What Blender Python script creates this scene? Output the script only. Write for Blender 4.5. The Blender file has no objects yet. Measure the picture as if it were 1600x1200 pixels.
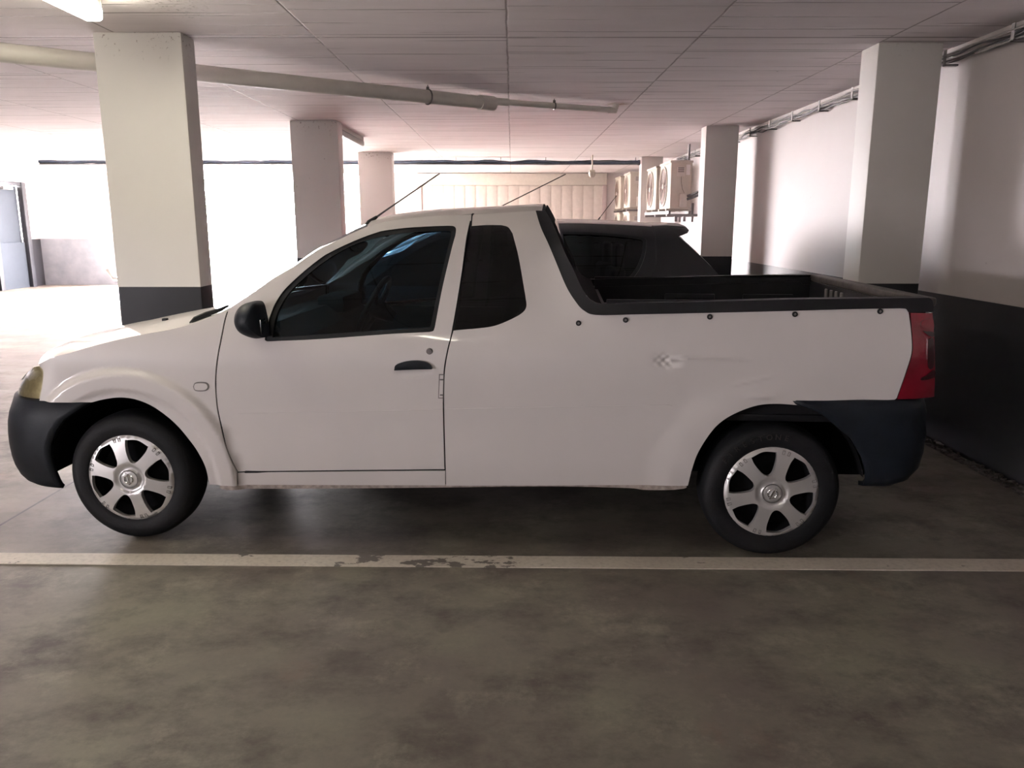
import bpy, bmesh, math, random
from mathutils import Vector, Matrix, noise
from mathutils.geometry import delaunay_2d_cdt
random.seed(7)
PI = math.pi
SC = bpy.context.scene
COL = SC.collection

# ------------------------------------------------------------------ camera, world, light, exposure
CAM_H = 1.462
F = 1230.0
PITCH = math.atan(252.0 / F)
cam = bpy.data.cameras.new('camera'); camo = bpy.data.objects.new('camera', cam); COL.objects.link(camo)
camo.location = (0, 0, CAM_H); camo.rotation_euler = (PI/2 - PITCH, 0, 0)
cam.sensor_width = 36; cam.lens = 36 * F / 1600; cam.clip_start = 0.05; cam.clip_end = 300
SC.camera = camo
SC.view_settings.view_transform = 'Standard'; SC.view_settings.look = 'None'
SC.view_settings.gamma = 1; SC.view_settings.use_curve_mapping = False
SC.view_settings.exposure = 0.35
SC.cycles.max_bounces = 10; SC.cycles.diffuse_bounces = 6; SC.cycles.transparent_max_bounces = 12
SC.cycles.sample_clamp_indirect = 12

wd = bpy.data.worlds.new('daylight'); SC.world = wd; wd.use_nodes = True
bg = wd.node_tree.nodes['Background']; bg.inputs[0].default_value = (1.0, 0.93, 0.965, 1); bg.inputs[1].default_value = 125.0

def area(name, loc, rot, sx, sy, watt, col, portal=False):
    l = bpy.data.lights.new(name, 'AREA'); l.shape = 'RECTANGLE'; l.size = sx; l.size_y = sy
    l.energy = watt; l.color = col
    if portal: l.cycles.is_portal = True
    o = bpy.data.objects.new(name, l); COL.objects.link(o); o.location = loc; o.rotation_euler = rot
    return o
sl = bpy.data.lights.new('sun', 'SUN'); sl.energy = 480; sl.angle = math.radians(1.0); sl.color = (1.0, .93, .92)
slo = bpy.data.objects.new('sun', sl); COL.objects.link(slo); slo.rotation_euler = Vector((.12, -1.0, -.50)).to_track_quat('-Z', 'Y').to_euler()
area('portal_side', (-11.18, -4.75, 1.1), (0, -PI/2, 0), .5, 3.5, 1, (1, 1, 1), True)  # for the side opening, added out of view as fill
# portals sit in the far exit and the added side opening, and only guide the sky's light
area('portal_back', (-6.15, 18.98, 1.3), (-PI/2, 0, 0), 6.3, 2.6, 1, (1, 1, 1), True)

# ------------------------------------------------------------------ helpers: pixels of the photo to points in the place
def ray(px, py):
    a = (px - 800.0) / F; b = (600.0 - py) / F
    ct, st = math.cos(PITCH), math.sin(PITCH)
    return Vector((a, ct + b * st, -st + b * ct))
def at_y(px, py, Y): d = ray(px, py); return Vector((0, 0, CAM_H)) + d * (Y / d.y)
def at_z(px, py, Z): d = ray(px, py); return Vector((0, 0, CAM_H)) + d * ((Z - CAM_H) / d.z)
def lerp(a, b, t): return a + (b - a) * t
def sm(a, b, x):
    t = max(0.0, min(1.0, (x - a) / (b - a))); return t * t * (3 - 2 * t)
def interp(xs, ys, x):
    if x <= xs[0]: return ys[0]
    for i in range(1, len(xs)):
        if x <= xs[i]: return lerp(ys[i-1], ys[i], (x - xs[i-1]) / (xs[i] - xs[i-1]))
    return ys[-1]
def cr(pts, n=6):
    """smooth open curve through the points"""
    P = [Vector(p) for p in pts]
    if len(P) < 3: return P
    out = []
    for i in range(len(P) - 1):
        p0 = P[i-1] if i > 0 else P[i] * 2 - P[i+1]
        p1, p2 = P[i], P[i+1]
        p3 = P[i+2] if i + 2 < len(P) else P[i+1] * 2 - P[i]
        for k in range(n):
            t = k / n
            out.append(0.5 * ((2*p1) + (p2-p0)*t + (2*p0-5*p1+4*p2-p3)*t*t + (3*p1-p0-3*p2+p3)*t**3))
    out.append(P[-1]); return out
def path(*segs):
    out = []
    for s in segs:
        q = cr(s)
        for p in q:
            if not out or (p - out[-1]).length > 1e-5: out.append(p)
    if (out[0] - out[-1]).length < 1e-5: out.pop()
    return out
def resample(pts, n):
    L = [0]
    for i in range(1, len(pts)): L.append(L[-1] + (pts[i] - pts[i-1]).length)
    out = []; j = 1
    for k in range(n):
        t = L[-1] * k / (n - 1)
        while j < len(L) - 1 and L[j] < t: j += 1
        d = L[j] - L[j-1]
        out.append(pts[j-1].lerp(pts[j], 0 if d == 0 else min(1, (t - L[j-1]) / d)))
    return out

# ------------------------------------------------------------------ helpers: objects
def tag(o, label=None, cat=None, group=None, kind=None):
    if label: o['label'] = label
    if cat: o['category'] = cat
    if group: o['group'] = group
    if kind: o['kind'] = kind
    return o
def empty(name, label, cat, loc=(0, 0, 0), rz=0, group=None):
    o = bpy.data.objects.new(name, None); COL.objects.link(o); o.empty_display_size = 0.1
    o.location = loc; o.rotation_euler = (0, 0, rz); return tag(o, label, cat, group)
def link_mesh(name, me, mat, parent=None):
    if mat:
        for m in (mat if isinstance(mat, (list, tuple)) else [mat]): me.materials.append(m)
    o = bpy.data.objects.new(name, me); COL.objects.link(o)
    if parent: o.parent = parent
    return o
def copy_tree(o, parent=None):
    c = o.copy(); COL.objects.link(c)
    if parent: c.parent = parent
    for ch in [x for x in COL.objects if x.parent == o]: copy_tree(ch, c)
    return c
class MB:
    def __init__(s): s.bm = bmesh.new()
    def box(s, x0, x1, y0, y1, z0, z1, bev=0, seg=2, M=None):
        t = bmesh.new(); bmesh.ops.create_cube(t, size=1)
        for v in t.verts:
            v.co = Vector((lerp(x0, x1, v.co.x + .5), lerp(y0, y1, v.co.y + .5), lerp(z0, z1, v.co.z + .5)))
        if bev: bmesh.ops.bevel(t, geom=t.edges[:], offset=bev, segments=seg, affect='EDGES', profile=.6)
        if M: bmesh.ops.transform(t, matrix=M, verts=t.verts)
        s.add(t); return s
    def add(s, t):
        me = bpy.data.meshes.new('t'); t.to_mesh(me); t.free(); s.bm.from_mesh(me); bpy.data.meshes.remove(me)
    def tube(s, pts, r, n=10, cap=True):
        P = [Vector(p) for p in pts]; R = r if isinstance(r, (list, tuple)) else [r] * len(P)
        up = Vector((0, 0, 1)); rings = []
        for i, p in enumerate(P):
            d = (P[min(i+1, len(P)-1)] - P[max(i-1, 0)]).normalized()
            a = d.cross(up)
            if a.length < 1e-3: a = d.cross(Vector((1, 0, 0)))
            a.normalize(); b = d.cross(a)
            rings.append([s.bm.verts.new(p + (a * math.cos(2*PI*k/n) + b * math.sin(2*PI*k/n)) * R[i]) for k in range(n)])
        for i in range(len(P) - 1):
            for k in range(n): s.bm.faces.new((rings[i][k], rings[i][(k+1) % n], rings[i+1][(k+1) % n], rings[i+1][k]))
        if cap: s.bm.faces.new(rings[0]); s.bm.faces.new(rings[-1][::-1])
        return s
    def lathe(s, prof, M, n=48, close=False):
        """profile of (r, h) turned about local z, then placed by M"""
        rings = []
        for r, h in prof:
            if r < 1e-6: rings.append([s.bm.verts.new(M @ Vector((0, 0, h)))] * n)
            else: rings.append([s.bm.verts.new(M @ Vector((r*math.cos(2*PI*k/n), r*math.sin(2*PI*k/n), h))) for k in range(n)])
        for i in range(len(rings) - (0 if close else 1)):
            A, B = rings[i], rings[(i+1) % len(rings)]
            for k in range(n):
                q = []
                for v in (A[k], A[(k+1) % n], B[(k+1) % n], B[k]):
                    if v not in q: q.append(v)
                if len(q) > 2:
                    try: s.bm.faces.new(q)
                    except ValueError: pass
        return s
    def grid(s, rows):
        V = [[s.bm.verts.new(p) for p in r] for r in rows]
        for i in range(len(V) - 1):
            for k in range(len(V[0]) - 1): s.bm.faces.new((V[i][k], V[i+1][k], V[i+1][k+1], V[i][k+1]))
        return s
    def prism(s, poly, f0, f1):
        """poly of 2D points; f0/f1 map a point to the two ends"""
        a = [s.bm.verts.new(f0(p)) for p in poly]; b = [s.bm.verts.new(f1(p)) for p in poly]
        n = len(poly)
        for i in range(n): s.bm.faces.new((a[i], a[(i+1) % n], b[(i+1) % n], b[i]))
        s.bm.faces.new(a[::-1]); s.bm.faces.new(b); return s
    def done(s, name, mat, parent=None, smooth=True, angle=35, weld=False):
        if weld: bmesh.ops.remove_doubles(s.bm, verts=s.bm.verts, dist=1e-4)
        bmesh.ops.recalc_face_normals(s.bm, faces=s.bm.faces)
        me = bpy.data.meshes.new(name); s.bm.to_mesh(me); s.bm.free()
        if smooth:
            me.shade_smooth(); me.set_sharp_from_angle(angle=math.radians(angle))
        return link_mesh(name, me, mat, parent)
def inside(p, poly):
    x, y = p; c = False; n = len(poly); j = n - 1
    for i in range(n):
        xi, yi = poly[i]; xj, yj = poly[j]
        if (yi > y) != (yj > y) and x < (xj - xi) * (y - yi) / (yj - yi) + xi: c = not c
        j = i
    return c
def densify(poly, h):
    out = []
    n = len(poly)
    for i in range(n):
        a, b = Vector(poly[i]), Vector(poly[(i+1) % n]); k = max(1, int(math.ceil((b - a).length / h)))
        for j in range(k): out.append(a.lerp(b, j / k))
    return out
def panel(name, outline, S, mat, parent=None, holes=(), off=0.0, h=0.035, flange=0.02, W=None, mirror=False, holeflange=True, dense=()):
    """a sheet over the surface y = S(x, z) with the given (x, z) outline and holes, its rims turned inwards"""
    loops = [densify([(p[0], p[1]) for p in outline], h)] + [densify([(p[0], p[1]) for p in q], h) for q in holes]
    verts = []; edges = []; lidx = []
    for L in loops:
        s0 = len(verts); verts += [v.copy() for v in L]; n = len(L)
        edges += [(s0 + i, s0 + (i+1) % n) for i in range(n)]; lidx.append((s0, n))
    polys = [[(v.x, v.y) for v in L] for L in loops]
    xs = [v.x for v in loops[0]]; zs = [v.y for v in loops[0]]
    bpts = list(verts); cell = {}
    for v in bpts: cell.setdefault((int(v.x // h), int(v.y // h)), []).append(v)
    nx = int((max(xs) - min(xs)) / h) + 1; nz = int((max(zs) - min(zs)) / h) + 1
    for i in range(nx + 1):
        for j in range(nz + 1):
            p = Vector((min(xs) + i * h, min(zs) + (j + (.5 if i % 2 else 0)) * h))
            if not inside(p, polys[0]) or any(inside(p, q) for q in polys[1:]): continue
            c = (int(p.x // h), int(p.y // h))
            if any((p - q).length < h * .55 for a in (-1, 0, 1) for b in (-1, 0, 1) for q in cell.get((c[0]+a, c[1]+b), ())): continue
            verts.append(p)
    for (cx, cz, rr, hh) in dense:
        k = int(rr / hh)
        verts = verts[:len(bpts)] + [v for v in verts[len(bpts):] if math.hypot(v.x - cx, v.y - cz) > rr]
        for i in range(-k, k + 1):
            for j in range(-k, k + 1):
                p = Vector((cx + (i + (.5 if j % 2 else 0)) * hh, cz + j * hh * .9))
                if math.hypot(p.x - cx, p.y - cz) > rr or not inside(p, polys[0]) or any(inside(p, q) for q in polys[1:]): continue
                if any((p - q).length < hh * .6 for q in bpts): continue
                if any(math.hypot(p.x - d[0], p.y - d[1]) < d[2] for d in dense if d[3] < hh): continue
                verts.append(p)
    vo, eo, fo, ov, oe, of = delaunay_2d_cdt(verts, edges, [], 0, 1e-6)
    tris = []
    for f in fo:
        c = (sum(vo[i].x for i in f) / len(f), sum(vo[i].y for i in f) / len(f))
        if inside(c, polys[0]) and not any(inside(c, q) for q in polys[1:]): tris.append(tuple(f))
    def pos(x, z, d=0.0):
        y = S(x, z) + off + d
        return (x, (W - y) if mirror else y, z)
    def nrm(x, z):
        e = .003
        v = Vector(((S(x+e, z) - S(x-e, z)) / (2*e), -1, (S(x, z+e) - S(x, z-e)) / (2*e))).normalized()
        if mirror: v.y = -v.y
        return v
    co = [pos(v.x, v.y) for v in vo]; N = [nrm(v.x, v.y) for v in vo]
    faces = []
    for f in tris:
        a, b, c = [Vector((vo[i].x, vo[i].y)) for i in f[:3]]
        ccw = (b - a).cross(c - a) > 0          # x right, z up seen from -y: counter-clockwise faces -y
        faces.append(f if ccw != mirror else f[::-1])
    nsurf = len(faces)
    if flange:
        for li, (s0, n) in enumerate(lidx):
            if li and not holeflange: continue
            L = loops[li]; base = len(co)
            for v in L: co.append(pos(v.x, v.y))
            for v in L: co.append(pos(v.x, v.y, flange))
            area2 = sum(L[i].x * L[(i+1) % n].y - L[(i+1) % n].x * L[i].y for i in range(n))
            for i in range(n):
                j = (i + 1) % n
                f = (base + i, base + n + i, base + n + j, base + j)
                if (area2 > 0) != (li > 0): f = f[::-1]
                faces.append(f if not mirror else f[::-1])
    me = bpy.data.meshes.new(name); me.from_pydata(co, [], faces); me.update()
    sm_ = [i < nsurf for i in range(len(faces))]; me.polygons.foreach_set('use_smooth', [True] * len(faces))
    ln = []
    for pi, p in enumerate(me.polygons):
        for vi in p.vertices:
            ln.append(tuple(N[vi]) if pi < nsurf else tuple(p.normal))
    me.normals_split_custom_set(ln)
    return link_mesh(name, me, mat, parent)

# ------------------------------------------------------------------ helpers: materials
def newmat(name):
    m = bpy.data.materials.new(name); m.use_nodes = True
    nt = m.node_tree; return m, nt, nt.nodes['Principled BSDF'], nt.nodes['Material Output']
def N_(nt, t, **kw):
    n = nt.nodes.new(t)
    for k, v in kw.items(): setattr(n, k, v)
    return n
def mth(nt, op, a, b=None, c=None, clamp=False):
    n = N_(nt, 'ShaderNodeMath', operation=op); n.use_clamp = clamp
    for i, v in enumerate((a, b, c)):
        if v is None: continue
        if isinstance(v, (int, float)): n.inputs[i].default_value = v
        else: nt.links.new(v, n.inputs[i])
    return n.outputs[0]
def mix(nt, fac, a, b, mode='MIX'):
    n = N_(nt, 'ShaderNodeMix', data_type='RGBA', blend_type=mode)
    for i, v in ((0, fac), (6, a), (7, b)):
        if isinstance(v, (int, float)): n.inputs[i].default_value = v
        elif isinstance(v, tuple): n.inputs[i].default_value = v if len(v) == 4 else v + (1,)
        else: nt.links.new(v, n.inputs[i])
    return n.outputs[2]
def ntex(nt, vec, scale, detail=4, rough=.55, sc3=None):
    if sc3:
        mp = N_(nt, 'ShaderNodeMapping'); mp.inputs['Scale'].default_value = sc3; nt.links.new(vec, mp.inputs[0]); vec = mp.outputs[0]
    n = N_(nt, 'ShaderNodeTexNoise'); n.inputs['Scale'].default_value = scale; n.inputs['Detail'].default_value = detail
    n.inputs['Roughness'].default_value = rough; nt.links.new(vec, n.inputs['Vector']); return n.outputs['Fac']
def ramp(nt, fac, lo, hi, a=0.0, b=1.0):
    n = N_(nt, 'ShaderNodeMapRange'); n.inputs[1].default_value = lo; n.inputs[2].default_value = hi
    n.inputs[3].default_value = a; n.inputs[4].default_value = b; n.clamp = True; nt.links.new(fac, n.inputs[0]); return n.outputs[0]
def coords(nt, which='Position'):
    if which == 'Position': return N_(nt, 'ShaderNodeNewGeometry').outputs['Position']
    return N_(nt, 'ShaderNodeTexCoord').outputs[which]
def simple(name, col, rough=.5, metal=0, coat=0, var=.06, vs=12, bump=0, spec=.5, emis=None):
    m, nt, p, out = newmat(name); v = coords(nt, 'Object')
    n = ntex(nt, v, vs)
    c0 = tuple(max(0, x * (1 - var)) for x in col); c1 = tuple(min(1, x * (1 + var)) for x in col)
    nt.links.new(mix(nt, ramp(nt, n, .3, .7), c0, c1), p.inputs['Base Color'])
    p.inputs['Roughness'].default_value = rough; p.inputs['Metallic'].default_value = metal
    p.inputs['Coat Weight'].default_value = coat; p.inputs['Coat Roughness'].default_value = .04
    p.inputs['Specular IOR Level'].default_value = spec
    if bump:
        b = N_(nt, 'ShaderNodeBump'); b.inputs['Strength'].default_value = bump; b.inputs['Distance'].default_value = .002
        nt.links.new(ntex(nt, v, vs * 18, 2), b.inputs['Height']); nt.links.new(b.outputs[0], p.inputs['Normal'])
    if emis: p.inputs['Emission Color'].default_value = emis[0] + (1,); p.inputs['Emission Strength'].default_value = emis[1]
    return m
M_white = simple('white_car_paint', (.60, .57, .56), .42, coat=.55, var=.015, vs=3)
M_blkplastic = simple('black_bumper_plastic', (.006, .009, .014), .5, var=.2, bump=.3, spec=.25)  # slight blue in the base puts lens flare into the colour
M_trim = simple('black_trim', (.006, .006, .008), .55, var=.2, spec=.3)
M_rubber = simple('black_rubber', (.005, .006, .008), .55, var=.15, spec=.3)
M_tyre = simple('tyre_rubber', (.006, .0065, .008), .62, var=.25, bump=.4, spec=.22)
M_tyretext = simple('tyre_lettering', (.030, .028, .027), .6, spec=.2)
M_silver = simple('silver_wheel_cover', (.60, .59, .585), .34, metal=.6, var=.04, coat=.2)
M_scuff = simple('scuffed_plastic', (.22, .21, .205), .6, var=.4, vs=90)
M_chrome = simple('chrome', (.75, .75, .76), .12, metal=1, var=.02)
M_dark = simple('dark_interior', (.018, .019, .022), .7, var=.2)
M_seat = simple('dark_seat_cloth', (.035, .037, .043), .9, var=.3, bump=.4)
M_under = simple('underbody', (.007, .007, .008), .9, var=.2, spec=.05)
M_flange = simple('dirty_sill_flange', (.34, .29, .26), .7, var=.35, vs=40)
M_dkgrey = simple('charcoal_car_paint', (.012, .013, .016), .3, coat=.6, var=.05, spec=.3)
M_red = simple('red_car_paint', (.30, .02, .03), .3, coat=.8, var=.05)
M_pvc = simple('cream_pvc_pipe', (.60, .57, .53), .45, var=.06, vs=5)
M_steel = simple('dull_steel', (.16, .15, .15), .5, metal=.5, var=.2)
M_acwhite = simple('ac_enamel', (.43, .39, .335), .4, var=.03)
M_gap = simple('shadow_gap', (.16, .145, .14), .6)
M_acgrille = simple('ac_fan_grille', (.17, .12, .10), .6, var=.1)
M_acdark = simple('ac_louvre', (.10, .085, .08), .6)
M_label = simple('grey_sticker', (.50, .46, .42), .6)
M_gravel = simple('gravel', (.10, .09, .085), .85, var=.6, vs=22)
M_galv = simple('galvanised_bracket', (.19, .18, .18), .5, metal=.3, var=.08)
M_cable = simple('grey_cable', (.30, .28, .27), .6, var=.25)
M_cabledk = simple('dark_cable', (.05, .05, .055), .6, var=.25)
M_traybl = simple('blue_black_cable', (.03, .045, .075), .5, var=.3)
M_door = simple('grey_steel_door', (.028, .034, .042), .7, var=.04, spec=.15)
M_doorframe = simple('dark_door_frame', (.02, .022, .027), .5, var=.1)
M_tub = simple('lamp_housing', (.45, .44, .42), .5, var=.05)
M_lampon = simple('lit_tube', (.9, .9, .85), .4, emis=((1.0, .95, .76), 34.0)
)
M_lampoff = simple('unlit_diffuser', (.16, .16, .16), .4)
M_leaf = simple('leaves', (.05, .10, .03), .6, var=.6, vs=30)
M_bark = simple('bark', (.10, .07, .05), .9, var=.3)
M_dust = simple('dusty_tailgate_top', (.085, .072, .068), .6, var=.35, vs=20)
M_nickel = simple('lock_metal', (.22, .20, .20), .35, metal=.7)
M_clear = simple('clear_white_lens', (.66, .63, .62), .2, coat=.6, var=.03)

def mk_paint_dirty():
    m, nt, p, out = newmat('red_lens'); v = coords(nt, 'Object')
    n = ntex(nt, v, 6)
    nt.links.new(mix(nt, ramp(nt, n, .35, .65), (.12, .002, .008), (.20, .004, .016)), p.inputs['Base Color'])
    p.inputs['Roughness'].default_value = .18; p.inputs['Coat Weight'].default_value = .8
    return m
M_redlens = mk_paint_dirty()
M_redlensdk = simple('dark_red_lens', (.035, .002, .004), .2, coat=.5)
def mk_glass(name, tint, refl=.06, rough=.0):
    m, nt, p, out = newmat(name); nt.nodes.remove(p)
    t = N_(nt, 'ShaderNodeBsdfTransparent'); t.inputs[0].default_value = tint + (1,)
    g = N_(nt, 'ShaderNodeBsdfGlossy'); g.inputs[0].default_value = (.95, .97, 1, 1); g.inputs[1].default_value = rough + .01
    lw = N_(nt, 'ShaderNodeFresnel'); lw.inputs[0].default_value = 1.42
    v = coords(nt, 'Object'); n = ntex(nt, v, 3, 2)
    f = mth(nt, 'ADD', mth(nt, 'MULTIPLY', lw.outputs[0], 1.0), ramp(nt, n, .3, .7, 0, .012), clamp=True)
    mx = N_(nt, 'ShaderNodeMixShader'); nt.links.new(f, mx.inputs[0]); nt.links.new(t.outputs[0], mx.inputs[1]); nt.links.new(g.outputs[0], mx.inputs[2])
    nt.links.new(mx.outputs[0], out.inputs[0]); return m
M_glass = mk_glass('blue_tinted_glass', (.22, .36, .46))
M_screen = mk_glass('windscreen_glass', (.55, .68, .72))
M_glassdk = mk_glass('dark_film_glass', (.012, .014, .018))
M_lens = mk_glass('headlight_lens', (.75, .72, .60))
M_ltinner = simple('headlight_inside', (.42, .38, .28), .35, metal=.3, var=.25, vs=25)

def mk_floor():
    m, nt, p, out = newmat('stained_concrete_floor'); v = coords(nt)
    sx = N_(nt, 'ShaderNodeSeparateXYZ'); nt.links.new(v, sx.inputs[0])
    big = ntex(nt, v, 1.1, 5, .6, (1, 1.2, 1)); mid = ntex(nt, v, 2.6, 8, .72, (1, 1.3, 1)); fin = ntex(nt, v, 40, 3, .7)
    c = mix(nt, ramp(nt, big, .35, .65), (.140, .115, .102), (.215, .205, .158))
    c = mix(nt, ramp(nt, mid, .46, .66), c, (.088, .072, .063))
    c = mix(nt, ramp(nt, ntex(nt, v, 2.1, 9, .78), .53, .66, 0, .6), c, (.31, .295, .235))
    c = mix(nt, ramp(nt, ntex(nt, v, 1.7, 6, .7, (1.3, .9, 1)), .60, .72, 0, .5), c, (.20, .13, .10))
    c = mix(nt, mth(nt, 'MULTIPLY', ramp(nt, fin, .3, .8), .25), c, (.07, .06, .055))
    spots = N_(nt, 'ShaderNodeTexVoronoi'); spots.inputs['Scale'].default_value = 1.6; nt.links.new(v, spots.inputs['Vector'])
    c = mix(nt, ramp(nt, spots.outputs['Distance'], .030, .018), c, (.045, .038, .034))
    # construction joint running away from the viewer
    jt = mth(nt, 'LESS_THAN', mth(nt, 'ABSOLUTE', mth(nt, 'ADD', sx.outputs[0], 2.525)), .007)
    jt2 = mth(nt, 'LESS_THAN', mth(nt, 'ABSOLUTE', mth(nt, 'SUBTRACT', sx.outputs[1], 8.9)), .007)
    j = mth(nt, 'MAXIMUM', jt, jt2)
    c = mix(nt, j, c, (.02, .018, .018))
    nt.links.new(c, p.inputs['Base Color'])
    nt.links.new(ramp(nt, mid, .3, .7, .44, .62), p.inputs['Roughness'])
    b = N_(nt, 'ShaderNodeBump'); b.inputs['Strength'].default_value = .25; b.inputs['Distance'].default_value = .003
    nt.links.new(ntex(nt, v, 9, 8, .65), b.inputs['Height']); nt.links.new(b.outputs[0], p.inputs['Normal'])
    return m
M_floor = mk_floor()
def mk_ceiling():
    m, nt, p, out = newmat('board_marked_concrete'); v = coords(nt)
    s = N_(nt, 'ShaderNodeSeparateXYZ'); nt.links.new(v, s.inputs[0]); X, Y = s.outputs[0], s.outputs[1]
    Xs = mth(nt, 'ADD', X, .03)
    bay = mth(nt, 'FLOOR', mth(nt, 'DIVIDE', Xs, 1.2))
    wob = mth(nt, 'MULTIPLY', mth(nt, 'SUBTRACT', ntex(nt, v, 1.3, 3), .5), .03)
    fy = mth(nt, 'ADD', mth(nt, 'ADD', Y, wob), mth(nt, 'MULTIPLY', bay, .07))
    def lines(per, w, off):  # one family of board joints
        q = mth(nt, 'PINGPONG', mth(nt, 'ADD', fy, off), per / 2)
        return mth(nt, 'SUBTRACT', 1.0, mth(nt, 'DIVIDE', q, w), clamp=True)
    msk = ramp(nt, ntex(nt, v, 2.0, 3, .6, (.5, 4.0, 1)), .42, .56)
    msk2 = ramp(nt, ntex(nt, v, 2.6, 3, .6, (.4, 3.0, 1)), .50, .58)
    l = mth(nt, 'MAXIMUM', mth(nt, 'MULTIPLY', lines(.58, .015, .1), mth(nt, 'ADD', mth(nt, 'MULTIPLY', msk, .65), .3)), mth(nt, 'MULTIPLY', lines(.23, .012, 0), msk2))
    q = mth(nt, 'ABSOLUTE', mth(nt, 'SUBTRACT', Y, 5.27))
    l = mth(nt, 'MAXIMUM', l, mth(nt, 'MULTIPLY', mth(nt, 'SUBTRACT', 1.0, mth(nt, 'DIVIDE', q, .026), clamp=True), .9))
    sx = mth(nt, 'PINGPONG', mth(nt, 'ADD', Xs, mth(nt, 'MULTIPLY', mth(nt, 'SUBTRACT', ntex(nt, v, 5, 3), .5), .012)), .6)
    seam = mth(nt, 'SUBTRACT', 1.0, mth(nt, 'DIVIDE', sx, .010), clamp=True)
    l = mth(nt, 'MAXIMUM', l, mth(nt, 'MULTIPLY', seam, ramp(nt, ntex(nt, v, 4, 3), .3, .5, .55, 1)))
    spk = N_(nt, 'ShaderNodeTexVoronoi'); spk.inputs['Scale'].default_value = 6; nt.links.new(v, spk.inputs['Vector'])
    l = mth(nt, 'MAXIMUM', l, mth(nt, 'MULTIPLY', ramp(nt, spk.outputs['Distance'], .06, .03), ramp(nt, ntex(nt, v, 1.7, 2), .6, .66)))
    base = mix(nt, ramp(nt, ntex(nt, v, 1.6, 5, .6, (.6, 2.5, 1)), .3, .7), (.73, .67, .685), (.83, .77, .79))
    # dark mould near the lamp and rust at the pipe outlet
    dx = mth(nt, 'SUBTRACT', X, -1.82); dy = mth(nt, 'SUBTRACT', Y, 4.3)
    r = mth(nt, 'SQRT', mth(nt, 'ADD', mth(nt, 'MULTIPLY', dx, mth(nt, 'MULTIPLY', dx, 6.0)), mth(nt, 'MULTIPLY', dy, dy)))
    mo = mth(nt, 'MULTIPLY', ramp(nt, r, .65, .1), ramp(nt, ntex(nt, v, 30, 4, .7), .55, .66))
    base = mix(nt, mo, base, (.07, .05, .04))
    dx = mth(nt, 'SUBTRACT', X, 1.03); dy = mth(nt, 'SUBTRACT', Y, 8.1)
    r = mth(nt, 'SQRT', mth(nt, 'ADD', mth(nt, 'MULTIPLY', dx, dx), mth(nt, 'MULTIPLY', dy, dy)))
    base = mix(nt, mth(nt, 'MULTIPLY', ramp(nt, r, .17, .05), ramp(nt, ntex(nt, v, 18, 4), .4, .6, .4, 1)), base, (.20, .11, .05))
    c = mix(nt, mth(nt, 'MULTIPLY', l, .85), base, (.15, .115, .115))
    nt.links.new(c, p.inputs['Base Color']); p.inputs['Roughness'].default_value = .75
    b = N_(nt, 'ShaderNodeBump'); b.inputs['Strength'].default_value = .6; b.inputs['Distance'].default_value = .004; b.invert = True
    nt.links.new(l, b.inputs['Height']); nt.links.new(b.outputs[0], p.inputs['Normal'])
    return m
M_ceil = mk_ceiling()
def mk_wall(name, up, low, zb, specks=.5, rough=.55, spkpos=None):
    m, nt, p, out = newmat(name); v = coords(nt)
    s = N_(nt, 'ShaderNodeSeparateXYZ'); nt.links.new(v, s.inputs[0])
    c = mix(nt, ramp(nt, ntex(nt, v, 1.2, 5), .3, .7), tuple(x * .94 for x in up), up)
    sp = N_(nt, 'ShaderNodeTexVoronoi'); sp.inputs['Scale'].default_value = 5; nt.links.new(v, sp.inputs['Vector'])
    c = mix(nt, mth(nt, 'MULTIPLY', mth(nt, 'MULTIPLY', ramp(nt, sp.outputs['Distance'], .05, .02), ramp(nt, ntex(nt, v, 2.3, 2), .5, .62)), specks), c, (.12, .09, .08))
    top = mth(nt, 'MULTIPLY', mth(nt, 'MULTIPLY', ramp(nt, s.outputs[2], 2.42, 2.60), ramp(nt, ntex(nt, v, 34, 4, .7), .60, .66)), ramp(nt, s.outputs[0], -1.0, -2.0, .15, 1))
    c = mix(nt, mth(nt, 'MULTIPLY', top, specks * 1.3, clamp=True), c, (.13, .09, .08))
    lowc = mix(nt, ramp(nt, ntex(nt, v, 3, 5), .3, .7), tuple(x * .8 for x in low), tuple(x * 1.2 for x in low))
    f = mth(nt, 'LESS_THAN', s.outputs[2], zb)
    nt.links.new(mix(nt, f, c, lowc), p.inputs['Base Color']); p.inputs['Roughness'].default_value = rough
    return m
M_wallL = mk_wall('left_wall_paint', (.80, .76, .76), (.014, .015, .02), 1.09, .0)
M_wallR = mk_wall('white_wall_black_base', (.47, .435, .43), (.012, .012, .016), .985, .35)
M_column = mk_wall('column_paint', (.66, .64, .62), (.014, .015, .020), 1.055, .8)
M_wallB = mk_wall('far_wall_paint', (.80, .76, .76), (.22, .235, .27), 1.09, .0)
M_outside = simple('outside_paving', (.75, .72, .70), .8)

# ------------------------------------------------------------------ the setting
XR, XL, YF, YB, HC = 2.93, -11.2, -7.0, 19.0, 2.60
def struct(name, mb, mat, label=None, **k):
    o = mb.done(name, mat, smooth=False, **k); o['kind'] = 'structure'
    if label: o['label'] = label
    return o
struct('floor', MB().box(XL - .2, 2.78, YF - .2, YB + .2, -.25, 0).box(2.78, XR, YF, YB, -.25, -.03), M_floor)
struct('ceiling', MB().box(XL - .2, XR + .2, YF - .2, YB + .2, HC, HC + .3), M_ceil)
struct('wall_right', MB().box(XR, XR + .2, YF - .2, YB + .2, -.25, HC), M_wallR)
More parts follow.
